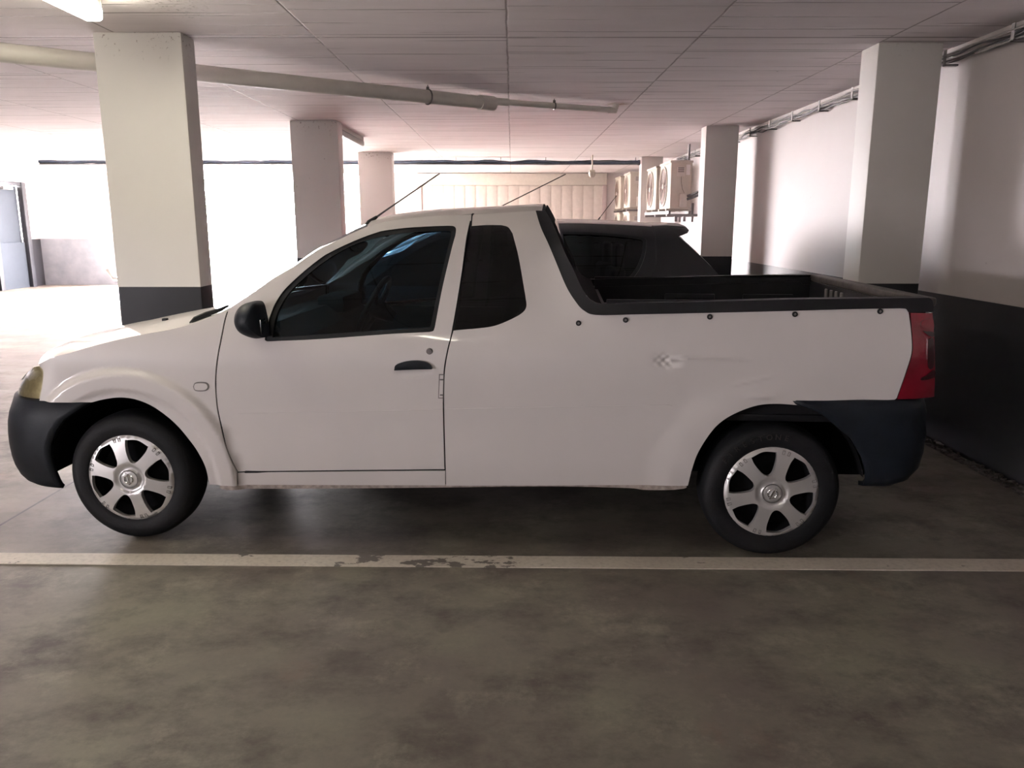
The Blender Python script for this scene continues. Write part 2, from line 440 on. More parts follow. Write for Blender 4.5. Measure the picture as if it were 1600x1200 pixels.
# left wall: unseen opening added as daylight fill for the truck side, the door bay
wl = MB()
wl.box(XL - .2, XL, YF, 17.0, 0, .85).box(XL - .2, XL, YF, 17.0, 1.35, HC).box(XL - .2, XL, YF, -6.5, .85, 1.35).box(XL - .2, XL, -3.0, 17.0, .85, 1.35).box(XL - .2, XL, 17.0, YB, 0, 1.0).box(XL - .2, XL, 17.0, 17.35, 1.0, HC)
wl.box(XL - .2, XL, 18.45, YB, 1.0, HC).box(XL - .2, XL, 17.35, 18.45, 2.32, HC)
struct('wall_left', wl, M_wallL)
wb = MB().box(XL - .2, -9.3, YB, YB + .2, 0, HC).box(-3.0, XR, YB, YB + .2, 0, HC)
struct('wall_back', wb, M_wallB)
struct('wall_front', MB().box(XL, XR, YF - .2, YF, 0, HC), M_wallB)
struct('trim_1', MB().box(-60, 40, YB + .21, 90, -.3, -.02).box(-60, 40, -60, YF - .21, -.3, -.022).box(-60, XL - .21, YF - .21
, 90, -.3, -.021), M_outside, 'pale paving outside the far exit')
# grey service door in the left wall
d = MB().box(XL - .05, XL + .0, 17.45, 18.35, 1.0 - 1.0, 2.25, .004)
dr = struct('door_1', MB().box(XL - .14, XL - .06, 17.42, 18.38, 0.0, 2.27).box(XL - .0, XL + .012, 17.42, 18.38, 0.0, 1.02), M_door, 'grey steel service door in the far left wall')
MB().box(XL - .02, XL + .10, 18.36, 18.50, 0, 2.36, .006).box(XL - .02, XL + .05, 17.28, 17.42, 0, 2.36, .006).box(XL - .02, XL + .07, 17.28, 18.50, 2.28, 2.36, .006).done('door_frame', M_doorframe, dr)
MB().box(XL - .02, XL + .06, 17.75, 18.1, 2.18, 2.25, .01).done('door_closer', M_galv, dr)

def column(x0, x1, y0, y1, label, group=None):
    o = MB().box(x0, x1, y0, y1, 0, HC, .012, 2).done('concrete_column', M_column)
    return tag(o, label, 'column')
column(-2.555, -2.015, 5.12, 5.33, 'nearest white column with black base, behind the truck bonnet')
column(-2.53, -1.985, 9.36, 9.62, 'white column behind the truck windscreen, second in the left row')
column(-2.54, -1.98, 13.45, 13.7, 'farthest narrow-looking white column in the left row')
column(2.36, 2.78, 5.40, 5.66, 'nearest big white column by the right wall behind the truck tailgate')
column(2.325, 2.72, 9.84, 10.1, 'white column with black base between the wall and the outdoor units')
column(2.28, 2.66, 14.35, 14.6, 'farthest right white column behind the hanging outdoor units')

# painted bay line on the floor
def mk_line():
    m, nt, p, out = newmat('worn_white_line_paint'); v = coords(nt)
    n = ntex(nt, v, 7, 6, .65, (1, 1.8, 1)); s = N_(nt, 'ShaderNodeSeparateXYZ'); nt.links.new(v, s.inputs[0])
    zone = mth(nt, 'MULTIPLY', ramp(nt, s.outputs[0], -1.0, -.65), ramp(nt, s.outputs[0], .25, .0))
    thr = mth(nt, 'ADD', n, mth(nt, 'MULTIPLY', zone, .13))
    chip = ramp(nt, thr, .66, .675)
    c = mix(nt, ramp(nt, ntex(nt, v, 2, 4), .3, .7), (.50, .45, .38), (.62, .57, .50))
    c = mix(nt, mth(nt, 'MULTIPLY', ramp(nt, ntex(nt, v, 50, 3), .45, .8), .5), c, (.28, .25, .22))
    nt.links.new(mix(nt, chip, c, (.15, .13, .115)), p.inputs['Base Color']); p.inputs['Roughness'].default_value = .55; return m
M_line = mk_line()
def ground(px, py, z=0.0): return at_z(px, py, z)
A0, A1 = ground(0, 863.5, .003), ground(1600, 873.5, .003); B0, B1 = ground(0, 880.5, .003), ground(1600, 892, .003)
dv = (A1 - A0); dv2 = (B1 - B0)
A0 -= dv * .35; B0 -= dv2 * .35
tA = (2.78 - A0.x) / (A1.x - A0.x); A1 = A0 + (A1 - A0) * tA; tB = (2.78 - B0.x) / (B1.x - B0.x); B1 = B0 + (B1 - B0) * tB
mb = MB(); mb.prism([A0, A1, B1, B0], lambda p: Vector((p.x, p.y, -.002)), lambda p: Vector((p.x, p.y, .003)))
tag(mb.done('parking_line', M_line, smooth=False), 'long worn white bay line painted on the floor before the truck', 'parking line')

# gravel strip
mb = MB()
for i in range(900):
    x = random.uniform(2.79, 2.92); y = random.uniform(3.0, 7.5); r = random.uniform(.006, .02)
    t = bmesh.new(); bmesh.ops.create_icosphere(t, subdivisions=1, radius=r)
    for v in t.verts: v.co = Vector((v.co.x * random.uniform(.8, 1.3) + x, v.co.y * random.uniform(.8, 1.3) + y, v.co.z * .7 - .022 + r * .6))
    for v in t.verts: s_v = mb.bm.verts.new(v.co); v.index = len(mb.bm.verts) - 1
    mb.bm.verts.ensure_lookup_table(); n0 = len(mb.bm.verts) - len(t.verts)
    t.verts.ensure_lookup_table(); t.verts.index_update()
    for f in t.faces: mb.bm.faces.new([mb.bm.verts[n0 + v.index] for v in f.verts])
    t.free()
tag(mb.done('gravel', M_gravel), 'strip of loose dark gravel along the foot of the black wall', 'gravel', kind='stuff')

# lamps
def lamp(loc, rz, label, lit=True, L=1.5):
    e = empty('fluorescent_light', label, 'ceiling light', loc, rz)
    MB().box(-L/2, L/2, -.035, .035, -.045, 0, .004).done('lamp_housing', M_tub, e)
    m = MB().box(-L/2 + .004, L/2 - .004, -.050, .050, -.122, -.044, .03, 4)
    m.done('diffuser', M_lampon if lit else M_lampoff, e)
    for s in (-1, 1): MB().box(s * (L/2 - .006), s * (L/2 + .006), -.038, .038, -.07, 0, .004).done('end_cap', M_tub, e)
    return e
lamp((-2.155, 3.62, HC), PI/2, 'lit fluorescent ceiling lamp beside the nearest column')
lamp((-1.35, -.9, HC), PI/2, 'lit fluorescent ceiling lamp nearest the camera, over the driving lane')
lamp((-2.06, 10.42, HC), PI/2, 'unlit fluorescent ceiling lamp behind the second left column', False)

# drain pipe
e = empty('drain_pipe', 'cream drain pipe slung under the ceiling, thick then thin', 'pipe', (0, 0, 0))
pA = Vector((-3.03, 4.96, 2.45)); pB = Vector((-.20, 7.45, 2.515))
dirp = (pB - pA).normalized(); p0 = pA - dirp * 4.5
MB().tube([p0, pA, pB], .056, 24).done('thick_pipe', M_pvc, e)
q = pB - dirp * .02
MB().tube([q - dirp * .10, q - dirp * .10, q, q + dirp * .06, q + dirp * .06, q + dirp * .07], [.050, .064, .064, .064, .055, .02], 24).done('socket', M_pvc, e)
pC = q + dirp * .05 + Vector((0, 0, .02)); pD = Vector((.97, 8.04, 2.535)); 
MB().tube([pC, pC + (pD - pC) * .12, pC + (pD - pC) * .12, pD], [.034, .034, .0265, .0265], 18).done('thin_pipe', M_pvc, e)
MB().tube([pD - Vector((.03, .02, 0)), pD + Vector((.03, .02, 0)), pD + Vector((.05, .03, .065))], [.031, .032, .03], 16).done('elbow', M_pvc, e)
def clamp(p, r, d):
    m = MB(); a = d.cross(Vector((0, 0, 1))).normalized(); b = a.cross(d)
    pts = [p + (a * math.cos(t) + b * math.sin(t)) * r for t in [2*PI*k/20 for k in range(21)]]
    m.tube(pts, .007, 6); m.tube([p + Vector((0, 0, r)), Vector((p.x, p.y, HC + .002))], .004, 6)
    m.box(p.x - .012, p.x + .012, p.y - .012, p.y + .012, p.z + r - .005, p.z + r + .02)
    m.done('pipe_clamp', M_steel, e)
clamp(pA.lerp(pB, .82), .060, dirp); clamp(pA.lerp(pB, -.5), .060, dirp); clamp(pC.lerp(pD, .5), .030, (pD - pC).normalized())

# cables under the ceiling
def wavy(p, q, n, amp, seed):
    out = []
    for i in range(n + 1):
        t = i / n; b = p.lerp(q, t)
        out.append(b + Vector((0, amp * (noise.noise(Vector((t * n * .35, seed, 0)))) if abs((q-p).x) > abs((q-p).y) else 0, amp * noise.noise(Vector((t * n * .35, 5.3, seed)))))
                   + Vector((amp * noise.noise(Vector((t * n * .35, seed, 9))) if abs((q-p).y) > abs((q-p).x) else 0, 0, 0)))
    return out
e = empty('cable_run', 'bundle of thin cables clipped along the top of the right wall', 'cables')
for i in range(6):
    MB().tube(wavy(Vector((2.885 - .018 * (i % 3), 2.0, 2.50 + .035 * (i // 3))), Vector((2.885 - .018 * (i % 3), 14.2,
 2.50 + .035 * (i // 3))), 90, .035, i * 3.1), .0065, 6).done('cable', M_cable if i % 2 else M_cabledk, e)
for k in range(16): MB().box(2.84, 2.929, 2.6 + .72 * k, 2.63 + .72 * k, 2.470, 2.482).box(2.84, 2.846, 2.6 + .72 * k, 2.63 + .72 * k, 2.470, 2.57).done('cable_clip', M_steel, e)
e = empty('cable_tray', 'long dark cable run hung across the far end of the ceiling', 'cables')
MB().box(-8.4, 2.26, 14.46, 14.58, 2.475, 2.49).done('tray', M_cabledk, e)
for i in range(3): MB().tube(wavy(Vector((-8.4, 14.48 + .035 * i, 2.515)), Vector((2.26, 14.48 + .035 * i, 2.515)), 70, .03, 2.2 * i), .028, 8).done('cable', M_traybl if i == 0 else M_cabledk, e)
for k in range(14): MB().tube([(-8.2 + .8 * k, 14.52, 2.48), (-8.2 + .8 * k, 14.52, HC)], .006, 6).done('hanger', M_steel, e)
MB().tube([(2.24, 14.52, 2.51), (2.30, 14.52, 2.51)], .045, 12).done('cable_gland', M_cabledk, e)

# roller shutter in the back wall
e = empty('roller_shutter', 'white ribbed shutter closing the far wall behind the cars', 'shutter', (0, YB, 0))
m = MB()
n = 17; w = (2.17 + 2.10) / n
for i in range(n):
    x = -2.10 + i * w; m.box(x + .009, x + w - .009, -.032, -.02, 0.0, 2.32, .004)
m.box(-2.10, 2.17, -.022, -.003, 0, 2.32)
m.done('ribbed_curtain', simple('shutter_paint', (.62, .575, .55), .5), e)
MB().box(-2.24, 2.2, -.16, -.003, 2.32, 2.585, .01).done('hood_box', simple('shutter_header', (.56, .53, .49), .5), e)
for x in (-2.22, 2.12): MB().box(x, x + .10, -.09, -.003, 0, 2.32, .006).done('guide_rail', simple('shutter_guide', (.46, .38, .38), .5), e)
e = empty('security_camera', 'tiny white dome camera under the ceiling by the shutter', 'camera', at_y(925, 272, 14.0))
MB().box(-.05, .05, -.04, .04, .03, .07, .008).done('mount', M_acwhite, e)
MB().lathe([(0, -.06), (.03, -.055), (.052, -.03), (.06, .0), (.06, .03), (0, .03)], Matrix(), 20).done('dome', M_acwhite, e)
MB().tube([(0, 0, .06), (0, 0, HC - e.location.z)], .012, 8).done('drop_rod', M_acwhite, e)

# outdoor air conditioning units
def ac_unit():
    e = empty('outdoor_unit', '', 'air conditioner')
    MB().box(-.30, 0, -.40, .40, 0, .645, .018, 3).done('casing', M_acwhite, e)
    MB().box(-.315, .012, -.41, .41, .625, .66, .012, 2).done('lid', M_acwhite, e)
    Mx = Matrix.Translation((-.302, .09, .32)) @ Matrix.Rotation(-PI/2, 4, 'Y')
    MB().lathe([(.285, -.002), (.285, .014), (.262, .014), (.258, .0)], Mx, 48).done('fan_ring', M_acwhite, e)
    MB().lathe([(0, .002), (.262, .002)], Mx, 48).done('fan_recess', M_acgrille, e)
    g = MB()
    for r in (.06, .09, .12, .15, .18, .21, .24):
        g.tube([Mx @ Vector((r * math.cos(2*PI*k/32), r * math.sin(2*PI*k/32), .012)) for k in range(33)], .003, 5)
    for k in range(8): g.tube([Mx @ Vector((.04 * math.cos(PI*k/4), .04 * math.sin(PI*k/4), .012)), Mx @ Vector((.262 * math.cos(PI*k/4), .262 * math.sin(PI*k/4), .012))], .003, 5)
    g.done('fan_grille', M_acgrille, e)
    MB().lathe([(0, .022), (.035, .018), (.045, .006)], Mx, 24).done('fan_badge', M_acwhite, e)
    MB().box(-.304, -.296, -.36, -.21, .06, .60, .003).done('louvre_panel', M_acwhite, e)
    # side facing -y: service cover, handle, sticker
    MB().box(-.17, -.07, -.470, -.398, .02, .20, .010).done('valve_cover', M_label, e)
    MB().box(-.215, -.10, -.404, -.398, .44, .57, .003).done('handle_recess', M_label, e)
    s = MB()
    for k in range(3): s.box(-.20, -.115, -.408, -.402, .50 + .025 * k, .512 + .025 * k)
    s.done('handle_slots', M_acdark, e)
    MB().box(-.085, -.03, -.404, -.398, .46, .60, .001).done('rating_sticker', M_clear, e)
    MB().tube([(-.15, -.403, .44), (-.15, -.404, .37), (-.13, -.404, .27), (-.10, -.404, .21)], .003, 5).done('seam_wire', M_acdark, e)
    for y in (-.30, .26): MB().box(-.33, .03, y, y + .05, -.03, 0, .004).done('foot', M_acwhite, e)
    return e
ac = ac_unit()
spots = [((2.66, 12.43, 1.67), 'nearest cream outdoor air unit hanging behind the second right column'),
         ((2.66, 13.62, 1.67), 'cream outdoor air unit just behind the nearest one'),
         ((2.66, 16.52, 1.76), 'upper outdoor unit just beyond the farthest right column'),
         ((2.66, 16.52, .99), 'lower outdoor unit just beyond the farthest right column'),
         ((2.66, 17.95, 1.76), 'upper outdoor unit farthest away near the shutter'),
         ((2.66, 17.95, .99), 'lower outdoor unit farthest away near the shutter')]
for i, (p, lb) in enumerate(spots):
    o = ac if i == 0 else copy_tree(ac)
    o.location = p; o.scale = (1.05, 1.05, 1.05); o['label'] = lb; o['group'] = 'outdoor air conditioning units on the right wall'
for i, (y0, y1, z, lb) in enumerate(((11.95, 14.1, 1.635, 'grey angle bracket carrying the two nearest outdoor units'),)):
    e = empty('wall_bracket', lb, 'bracket', (0, 0, z))
    for x in (2.32, 2.62): MB().box(x, x + .035, y0, y1, -.045, 0, .003).done('rail', M_galv, e)
    for y in (y0 + .1, (y0 + y1) / 2, y1 - .1):
        MB().box(2.31, XR + .002, y - .02, y + .02, -.08, -.045, .003).box(XR - .03, XR + .002, y - .02, y + .02, -.16, .14, .003).done('cantilever_arm', M_galv, e)
    for x in (2.45, 2.58): MB().box(x - .02, x + .02, y0 + .08, y0 + .12, -.155, -.08, .003).done('hanging_stub', M_galv, e)
for (y, z, lb) in ((16.52, 1.725, 'grey wall bracket under the upper unit beyond the farthest column'), (17.95, 1.725, 'grey wall bracket under the upper unit near the shutter')):
    e = empty('wall_bracket', lb, 'bracket', (0, 0, z))
    for yy in (y - .28, y + .28): MB().box(2.30, XR + .002, yy - .02, yy + .02, -.04, -.0, .003).done('cantilever_arm', M_galv, e)
e = empty('refrigerant_pipes', 'two black lagged pipes from the nearest outdoor unit to the wall', 'pipe')
for dz in (0, .045): MB().tube([(2.58, 11.92, 1.80 + dz), (2.64, 11.90, 1.82 + dz), (2.80, 11.6, 1.90 + dz), (2.90, 10.6, 2.02 + dz)], .018, 10).done('lagged_pipe', M_cabledk, e)
tag(MB().tube([(2.62, 12.1, 2.37), (2.62, 12.1, HC)], .018, 8).done('conduit_drop', M_steel), 'short dark conduit dropping to the nearest outdoor unit', 'conduit')
# small fittings on the far left
e = empty('handrail', 'pale slanted tube rail just left of the nearest column base', 'rail', (0, 0, 0))
h0, h1 = at_y(168, 421, 15.0), at_y(178, 436, 15.0)
MB().tube([h0, h1, h1 + Vector((.8, 0, 0))], .04, 10).done('rail_tube', M_galv, e)
MB().tube([(h1.x + .3, 15.0, h1.z), (h1.x + .3, 15.0, 0)], .025, 10).done('post', M_galv, e)

tag(MB().box(-9.32 - 1.5, -9.32 - 1.38, YB - .03, YB, 1.45, 1.75, .005).done('wall_sign', M_label), 'small faint notice on the bright far wall beside the door', 'sign')
# tree outside the exit
e = empty('tree', 'green tree outside the bright exit, left of the second column', 'tree', (-10.2, 29.5, -.02))
MB().tube([(0, 0, 0), (.05, 0, 1.2), (0, .1, 2.2)], [.14, .11, .07], 10).done('trunk', M_bark, e)
m = MB()
for i in range(1400):
    a = random.uniform(0, 2*PI); u = random.uniform(-1, 1); rr = random.uniform(.3, 1) ** .5
    c = Vector((math.cos(a) * math.sqrt(1-u*u), math.sin(a) * math.sqrt(1-u*u), u)) * rr * 1.25 + Vector((0, 0, 2.4))
    n_ = Vector((random.gauss(0, 1), random.gauss(0, 1), random.gauss(0, 1))).normalized(); t_ = n_.orthogonal().normalized(); b_ = n_.cross(t_); s_ = random.uniform(.05, .10)
    m.bm.faces.new([m.bm.verts.new(c + t_ * s_ * x + b_ * s_ * .5 * y) for x, y in ((-1, 0), (0, 1), (1, 0), (0, -1))])
m.done('foliage', M_leaf, e, smooth=False)
# ------------------------------------------------------------------ the white pickup truck
# local frame: x to the tail, y away from the viewer, z up; y = 0 is the plane of the near wheel covers
TW = 1.64
TO = Vector((-.313, 3.383, 0)); TA = math.atan2(-.196, 2.898)
TM = Matrix.Translation(TO) @ Matrix.Rotation(TA, 4, 'Z'); TMI = TM.inverted()
WF, WR, WZ = -1.452, 1.452, .305
def tipA(z): return interp([.2, .4, .53, .63, .70, .76, .80, 1.0], [.50, .535, .52, .46, .425, .37, .315, .28], z)
def splus(x, k=.03): return k * math.log1p(math.exp(min(40, x / k)))
def dist(x, z, cx, cz): return math.hypot(x - cx, z - cz)
def ST(x, z):
    y = 0.0
    if z < .45: y += .045 * ((.45 - z) / .25) ** 2
    y += .09 * splus(z - .84, .012)
    G = 1 - sm(.42, .78, x) * .80
    y += .33 * splus(z - .97, .03) * G
    if z > 1.34: y += .10 * ((z - 1.34) / .15) ** 2 * G
    # wheel arch flares
    r = dist(x, z, WF, WZ)
    y -= .026 * (1 - sm(.485, .525, r)) ; y += .010 * (1 - sm(.405, .430, r))
    r = dist(x, z, WR, WZ)
    y -= .012 * (1 - sm(.43, .56, r))
    # scoop under the door handle
    r = math.hypot((x + .115) / .10, (z - .818) / .030); y += .007 * (1 - sm(.3, 1.0, r))
    # bump dents in the bed side
    r = math.hypot((x - .970) / .045, (z - .885) / .032); y += .012 * math.exp(-r * r * 1.5) * (1 + .5 * math.sin(x * 160) * math.sin(z * 190))
    y -= .006 * math.exp(-((z - .900 + .02 * (x - 1.0)) / .008) ** 2) * sm(.92, 1.0, x) * sm(1.36, 1.24, x)
    y -= .003 * math.exp(-((z - .80 - .25 * (x - 1.33)) / .008) ** 2) * sm(1.23, 1.29, x) * sm(1.47, 1.38, x)
    r = math.hypot((x - 1.38) / .05, (z - .735) / .012); y -= .008 * math.exp(-r * r)
    # corners
    u = (-1.72 - x) / tipA(z)
    if u > 0:
        u = min(u, .9995); y += TW / 2 * (1 - (1 - u ** 3) ** (1 / 3))
    if x > 2.00: y += .05 * ((x - 2.00) / .15) ** 2
    return y
def hit(px, py, S, MI, y1=1.2):
    o = MI @ Vector((0, 0, CAM_H)); d = (MI.to_3x3() @ ray(px, py)); d = d / d.y
    best = None; p_prev = None; g_prev = None
    y = -.15
    while y < y1:
        p = o + d * (y - o.y); g = y - S(p.x, p.z)
        if g_prev is not None and g_prev < 0 <= g:
            a, b = p_prev.y, y
            for _ in range(30):
                m = (a + b) / 2; q = o + d * (m - o.y)
                if m - S(q.x, q.z) < 0: a = m
                else: b = m
            q = o + d * (a - o.y); return Vector((q.x, q.z))
        if best is None or abs(g) < best[0]: best = (abs(g), Vector((p.x, p.z)))
        p_prev, g_prev = p, g; y += .006
    return best[1]
def T(px, py): return hit(px, py, ST, TMI)
def TT(l): return [T(*p) for p in l]
def TY(px, py, y):
    o = TMI @ Vector((0, 0, CAM_H)); d = (TMI.to_3x3() @ ray(px, py)); p = o + d * ((y - o.y) / d.y); return p

truck = empty('pickup_truck', 'white two door pickup truck with silver wheel covers, parked side on in the foreground', 'truck', TO, TA)
def P2(name, outline, mat, **k):
    kw = dict(W=TW); kw.update(k); far = kw.pop('far', True)
    a = panel(name, outline, ST, mat, truck, **kw)
    if far: panel(name, outline, ST, mat, truck, mirror=True, **kw)
    return a
# --- curves taken round the body
crease = TT([(107, 552), (152, 539), (211, 525), (265, 515), (294, 508), (332, 494), (355, 484)])
c0 = T(61.5, 571) + Vector((-.004, .004)); c1 = (c0 * .45 + crease[0] * .55) + Vector((0, .008))
crease = [c0, c1] + crease
pillar = TT([(355, 484), (376, 470), (398, 455), (428, 434), (459, 416), (489, 395), (519, 380), (545, 367), (574, 354)])
rail = TT([(574, 354), (610, 345), (665, 338.5), (720, 335.5), (790, 332), (835, 329.5)])
rail_in = TT([(356, 485), (378, 473), (402, 462), (436, 441), (467, 424), (496, 405), (526, 389), (552, 377), (580, 366), (615, 356), (665, 348), (736, 345)])
seamF = [(355, 488), (352, 498), (345.5, 530), (340, 560), (337, 600), (341, 645), (351, 690), (362, 720), (371, 737)]
seamR = [(737.5, 336), (733, 355), (720, 440), (707, 516), (701, 541), (696, 566), (693.5, 590), (693, 640), (695.5, 733)]
def sh(l, dx): return [(x + dx, y) for x, y in l]
def arc(cx, cz, r, a0, a1, n=24): return [Vector((cx + r * math.cos(lerp(a0, a1, i / n)), cz + r * math.sin(lerp(a0, a1, i / n)))) for i in range(n + 1)]
archF = TT([(144, 628.6), (162, 624), (186, 621), (210, 623.5), (234, 632.5), (255, 646), (276, 664), (294, 685), (309, 706), (321, 730), (327.6, 757)])
archR = TT([(1074.8, 759), (1081, 734), (1091, 706.6), (1112, 674), (1132.5, 655), (1160, 641), (1187.5, 632.7), (1215, 631), (1242.5, 632.7)])
sF = TT(sh(seamF, -1.1)); sFd = TT(sh(seamF, 1.1)); sRd = TT(sh(seamR, -1.1)); sRq = TT(sh(seamR, 1.1))
# front fender
hl = TT([(61.5, 571), (67.5, 580), (66.5, 600), (61.5, 626)])
fz = hl[-1].y
ol = path(crease[:7], [crease[6], crease[7], crease[8], sF[0]], sF, [sF[-1], T(370.5, 759)], [T(370.5, 759), archF[-1]], list(reversed(archF)), [archF[0], hl[-1]], list(reversed(hl)), [hl[0], crease[0]])
P2('front_fender', ol, M_white, h=.014)
# doors with their window openings
win = [TT([(413.5, 531), (417, 510), (423, 490.5), (430, 474), (445, 452), (472.5, 426), (505.5, 400), (544, 378), (582.5, 364), (624, 357), (665, 354), (700, 352.6)]),
       TT([(700, 352.6), (709, 353.5), (712.5, 358), (711.5, 368)]), TT([(711.5, 368), (692.5, 444), (679.5, 511)]),
       TT([(679.5, 511), (677, 517), (671, 519)]), TT([(671, 519), (610, 522), (500, 530), (434, 533)]), TT([(434, 533), (418, 533.5), (413.5, 531)])]
win_o = path(*win)
gl = path(TT([(425, 525), (429, 500), (437, 480), (451, 458), (477, 432), (509, 407), (547, 385), (584, 372), (625, 365), (665, 362), (696, 360.5)]), TT([(696, 360.5), (703, 361.5), (704.5, 368)]), TT([(704.5, 368), (686, 444), (673, 507)]), TT([(673, 507), (671, 511.5), (665, 513)]), TT([(665, 513), (610, 516), (500, 523.5), (425, 528)]), TT([(425, 528), (425, 525)]))
ol = path([rail_in[0], sFd[0]], sFd, [sFd[-1], sRd[-1]], list(reversed(sRd)), [sRd[0], rail_in[-1]], list(reversed(rail_in)))
near_door = P2('door', ol, M_white, holes=[win_o], flange=.035, dense=[(-.115, .818, .12, .012)])
P2('rub_strip', path(TT([(372, 646), (692, 639.5)]), TT([(692, 639.5), (692, 649)]), TT([(692, 649), (371, 656)]), TT([(371, 656), (372, 646)])), M_white, off=-.004, flange=.0045)
P2('rub_strip', path(TT([(696, 639), (1040, 632)]), TT([(1040, 632), (1050, 634), (1050, 640), (1040, 642)]), TT([(1040, 642), (696, 648.5)]), TT([(696, 648.5), (696, 639)])), M_white, off=-.004, flange=.0045)
ol = path([rail_in[0], pillar[0]], pillar, rail[:4], [rail[3], T(736.4, 335.2)], [T(736.4, 335.2), rail_in[-1]], list(reversed(rail_in)))
P2('roof_rail', ol, M_white, flange=0)
P2('window_frame', win_o, M_rubber, holes=[gl], off=.006, flange=.03)
P2('door_glass', gl, M_glass, off=.012, flange=0)
# cab rear quarter and bed side in one sheet, glass set flush
qg = [TT([(709.5, 515.5), (723, 430), (736.6, 353.2)]), TT([(736.6, 353.2), (760, 351.6), (783, 351.6)]), TT([(783, 351.6), (794, 355), (801, 365)]), TT([(801, 365), (810, 400), (821, 463)]),
      TT([(821, 463), (822.4, 479), (814.5, 490), (792, 502), (769.5, 510), (742.5, 513.6), (709.5, 515.5)])]
qg_o = path(*qg)
trim_o = [(837, 329), (845, 355), (857.5, 382.5), (870, 412.5), (885, 448), (900, 472), (913, 485.5), (932.5, 492), (995, 491), (1100, 488.8), (1220, 486), (1325, 483), (1405, 481.5)]
rear_e = [(1405, 481.5), (1415, 482.5), (1419.5, 488), (1424, 525), (1424, 552), (1415, 582), (1401, 622)]
to = TT(trim_o); re_ = TT(rear_e)
bot = TT([(1398, 624.5), (1350, 626.5), (1300, 629.5), (1242.5, 632.7)])
sq = TT([(738.6, 334.8), (737.4, 352)])
low = TT(sh(seamR[3:], 1.1))
qhole_edge = [q for q in qg]
ol = path(sq, [sq[-1], qg[1][0]], qg[1], qg[2], qg[3], qg[4][:-1], [qg[4][-2], T(708.6, 516.8)], [T(708.6, 516.8)] + low[1:], [low[-1], T(697, 759)], [T(697, 759), archR[0]], archR, list(reversed(bot)), [bot[0], re_[-1]], list(reversed(re_)), list(reversed(to)), [to[0], rail[-1]], [rail[-1], rail[-2], T(738.6, 334.8)])
P2('bed_side', ol, M_white, dense=[(.97, .885, .09, .007), (1.2, .893, .20, .012), (1.345, .80, .11, .012), (1.38, .735, .06, .009)])
P2('quarter_glass', qg_o, M_glassdk, off=.001, flange=.006)
P2('sill', path(TT([(371.8, 739), (372.5, 759)]), TT([(372.5, 759), (695.5, 758.5)]), TT([(695.5, 758.5), (695.5, 735.5)]), TT([(695.5, 735.5), (371.8, 739)])), M_white)
P2('sill_flange', path(TT([(344, 757), (344, 767), (420, 766), (560, 765.5), (700, 764), (860, 762.5), (980, 765), (1010, 768), (1070, 766), (1070, 757)])), M_flange, off=.022, flange=.004)
# black tubes added behind the shut lines to keep them dark
for c in (sF, sRq, TT([(371, 738), (560, 735.5), (696, 734)]), TT([(371, 738), (371, 757)]), TT([(696.5, 734), (696.5, 757)])):
    for mir in (False, True):
        pts = [Vector((p.x, (TW - ST(p.x, p.y) - .016) if mir else ST(p.x, p.y) + .016, p.y)) for p in c]
        MB().tube(pts, .010, 8).done('seam_backing', M_rubber, truck)
# black cab corner trim running into the bed rail
tr_in = [(852, 329.5), (861, 345), (872, 370), (882.5, 395), (895, 420), (907, 446), (917, 463), (928, 471.5), (940, 475), (1000, 473.2), (1082, 471.8), (1220, 468.2), (1330, 466.5), (1450, 465)]
ti = TT(tr_in)
tail_top = TT([(1455, 468), (1457.5, 476), (1457.5, 487)])
ol = path(TT([(837, 329), (852, 329.5)]), ti, [ti[-1]] + tail_top, TT([(1457.5, 487), (1424, 488)]), TT([(1424, 488), (1419.5, 488), (1415, 482.5), (1405, 481.5)]), list(reversed(to)))
P2('rail_trim', ol, M_trim, off=-.006, flange=.075)
# tail lights
P2('tail_light', path(TT([(1423, 489), (1457.5, 489)]), TT([(1457.5, 489), (1461, 552), (1460, 620)]), TT([(1460, 620), (1402, 624)]), TT([(1402, 624), (1417, 582), (1426, 552), (1426, 525), (1423, 489)])), M_redlens, off=.002, flange=.05)
for mir in (False, True):
    for (pts, mt) in ((((1439, 503), (1446, 499), (1457, 498), (1458, 516), (1446, 514), (1439, 510)), M_redlens), (((1441, 517), (1458, 519), (1458, 526), (1450, 524)), M_redlensdk), (((1450, 530), (1458, 530), (1459, 570), (1450, 573)), M_redlensdk), (((1440, 590), (1448, 586), (1459, 578), (1459, 589), (1440, 594)), M_redlensdk)):
        panel('lens_lobe', path(TT(list(pts) + [pts[0]])), ST, mt, truck, off=-.004, flange=.01, W=TW, mirror=mir, h=.015)
# --- bonnet, cowl, windscreen, roof
def span(curve, crown, bow, n=28, power=2.6, inset=0.0, dz=0.0):
    rows = []
    for i, p in enumerate(curve):
        t = i / (len(curve) - 1); y0 = ST(p.x, p.y) + inset; row = []
        for k in range(n + 1):
            v = .5 - .5 * math.cos(PI * k / n); w = 1 - abs(2 * v - 1) ** power
            c_ = crown(t) if callable(crown) else crown; b_ = bow(t) if callable(bow) else bow
            row.append(Vector((p.x - b_ * w, lerp(y0, TW - y0, v), p.y + dz + c_ * w)))
        rows.append(row)
    return rows
hood_c = resample(cr(crease[:8]), 26)
MB().grid(span(hood_c, lambda t: lerp(.030, .008, t) + .01 * math.sin(PI * t), lambda t: .20 * (1 - t) ** 2 + .05 * t)).done('bonnet', M_white, truck, angle=80)
cowl_c = resample(cr(crease[7:]), 8)
MB().grid(span(cowl_c, lambda t: .008 * (1 - t) + .012, lambda t: .05 * (1 - t) + .10 * t, dz=-.006)).done('cowl', M_rubber, truck, angle=80)
ws_c = resample(cr(pillar), 24)
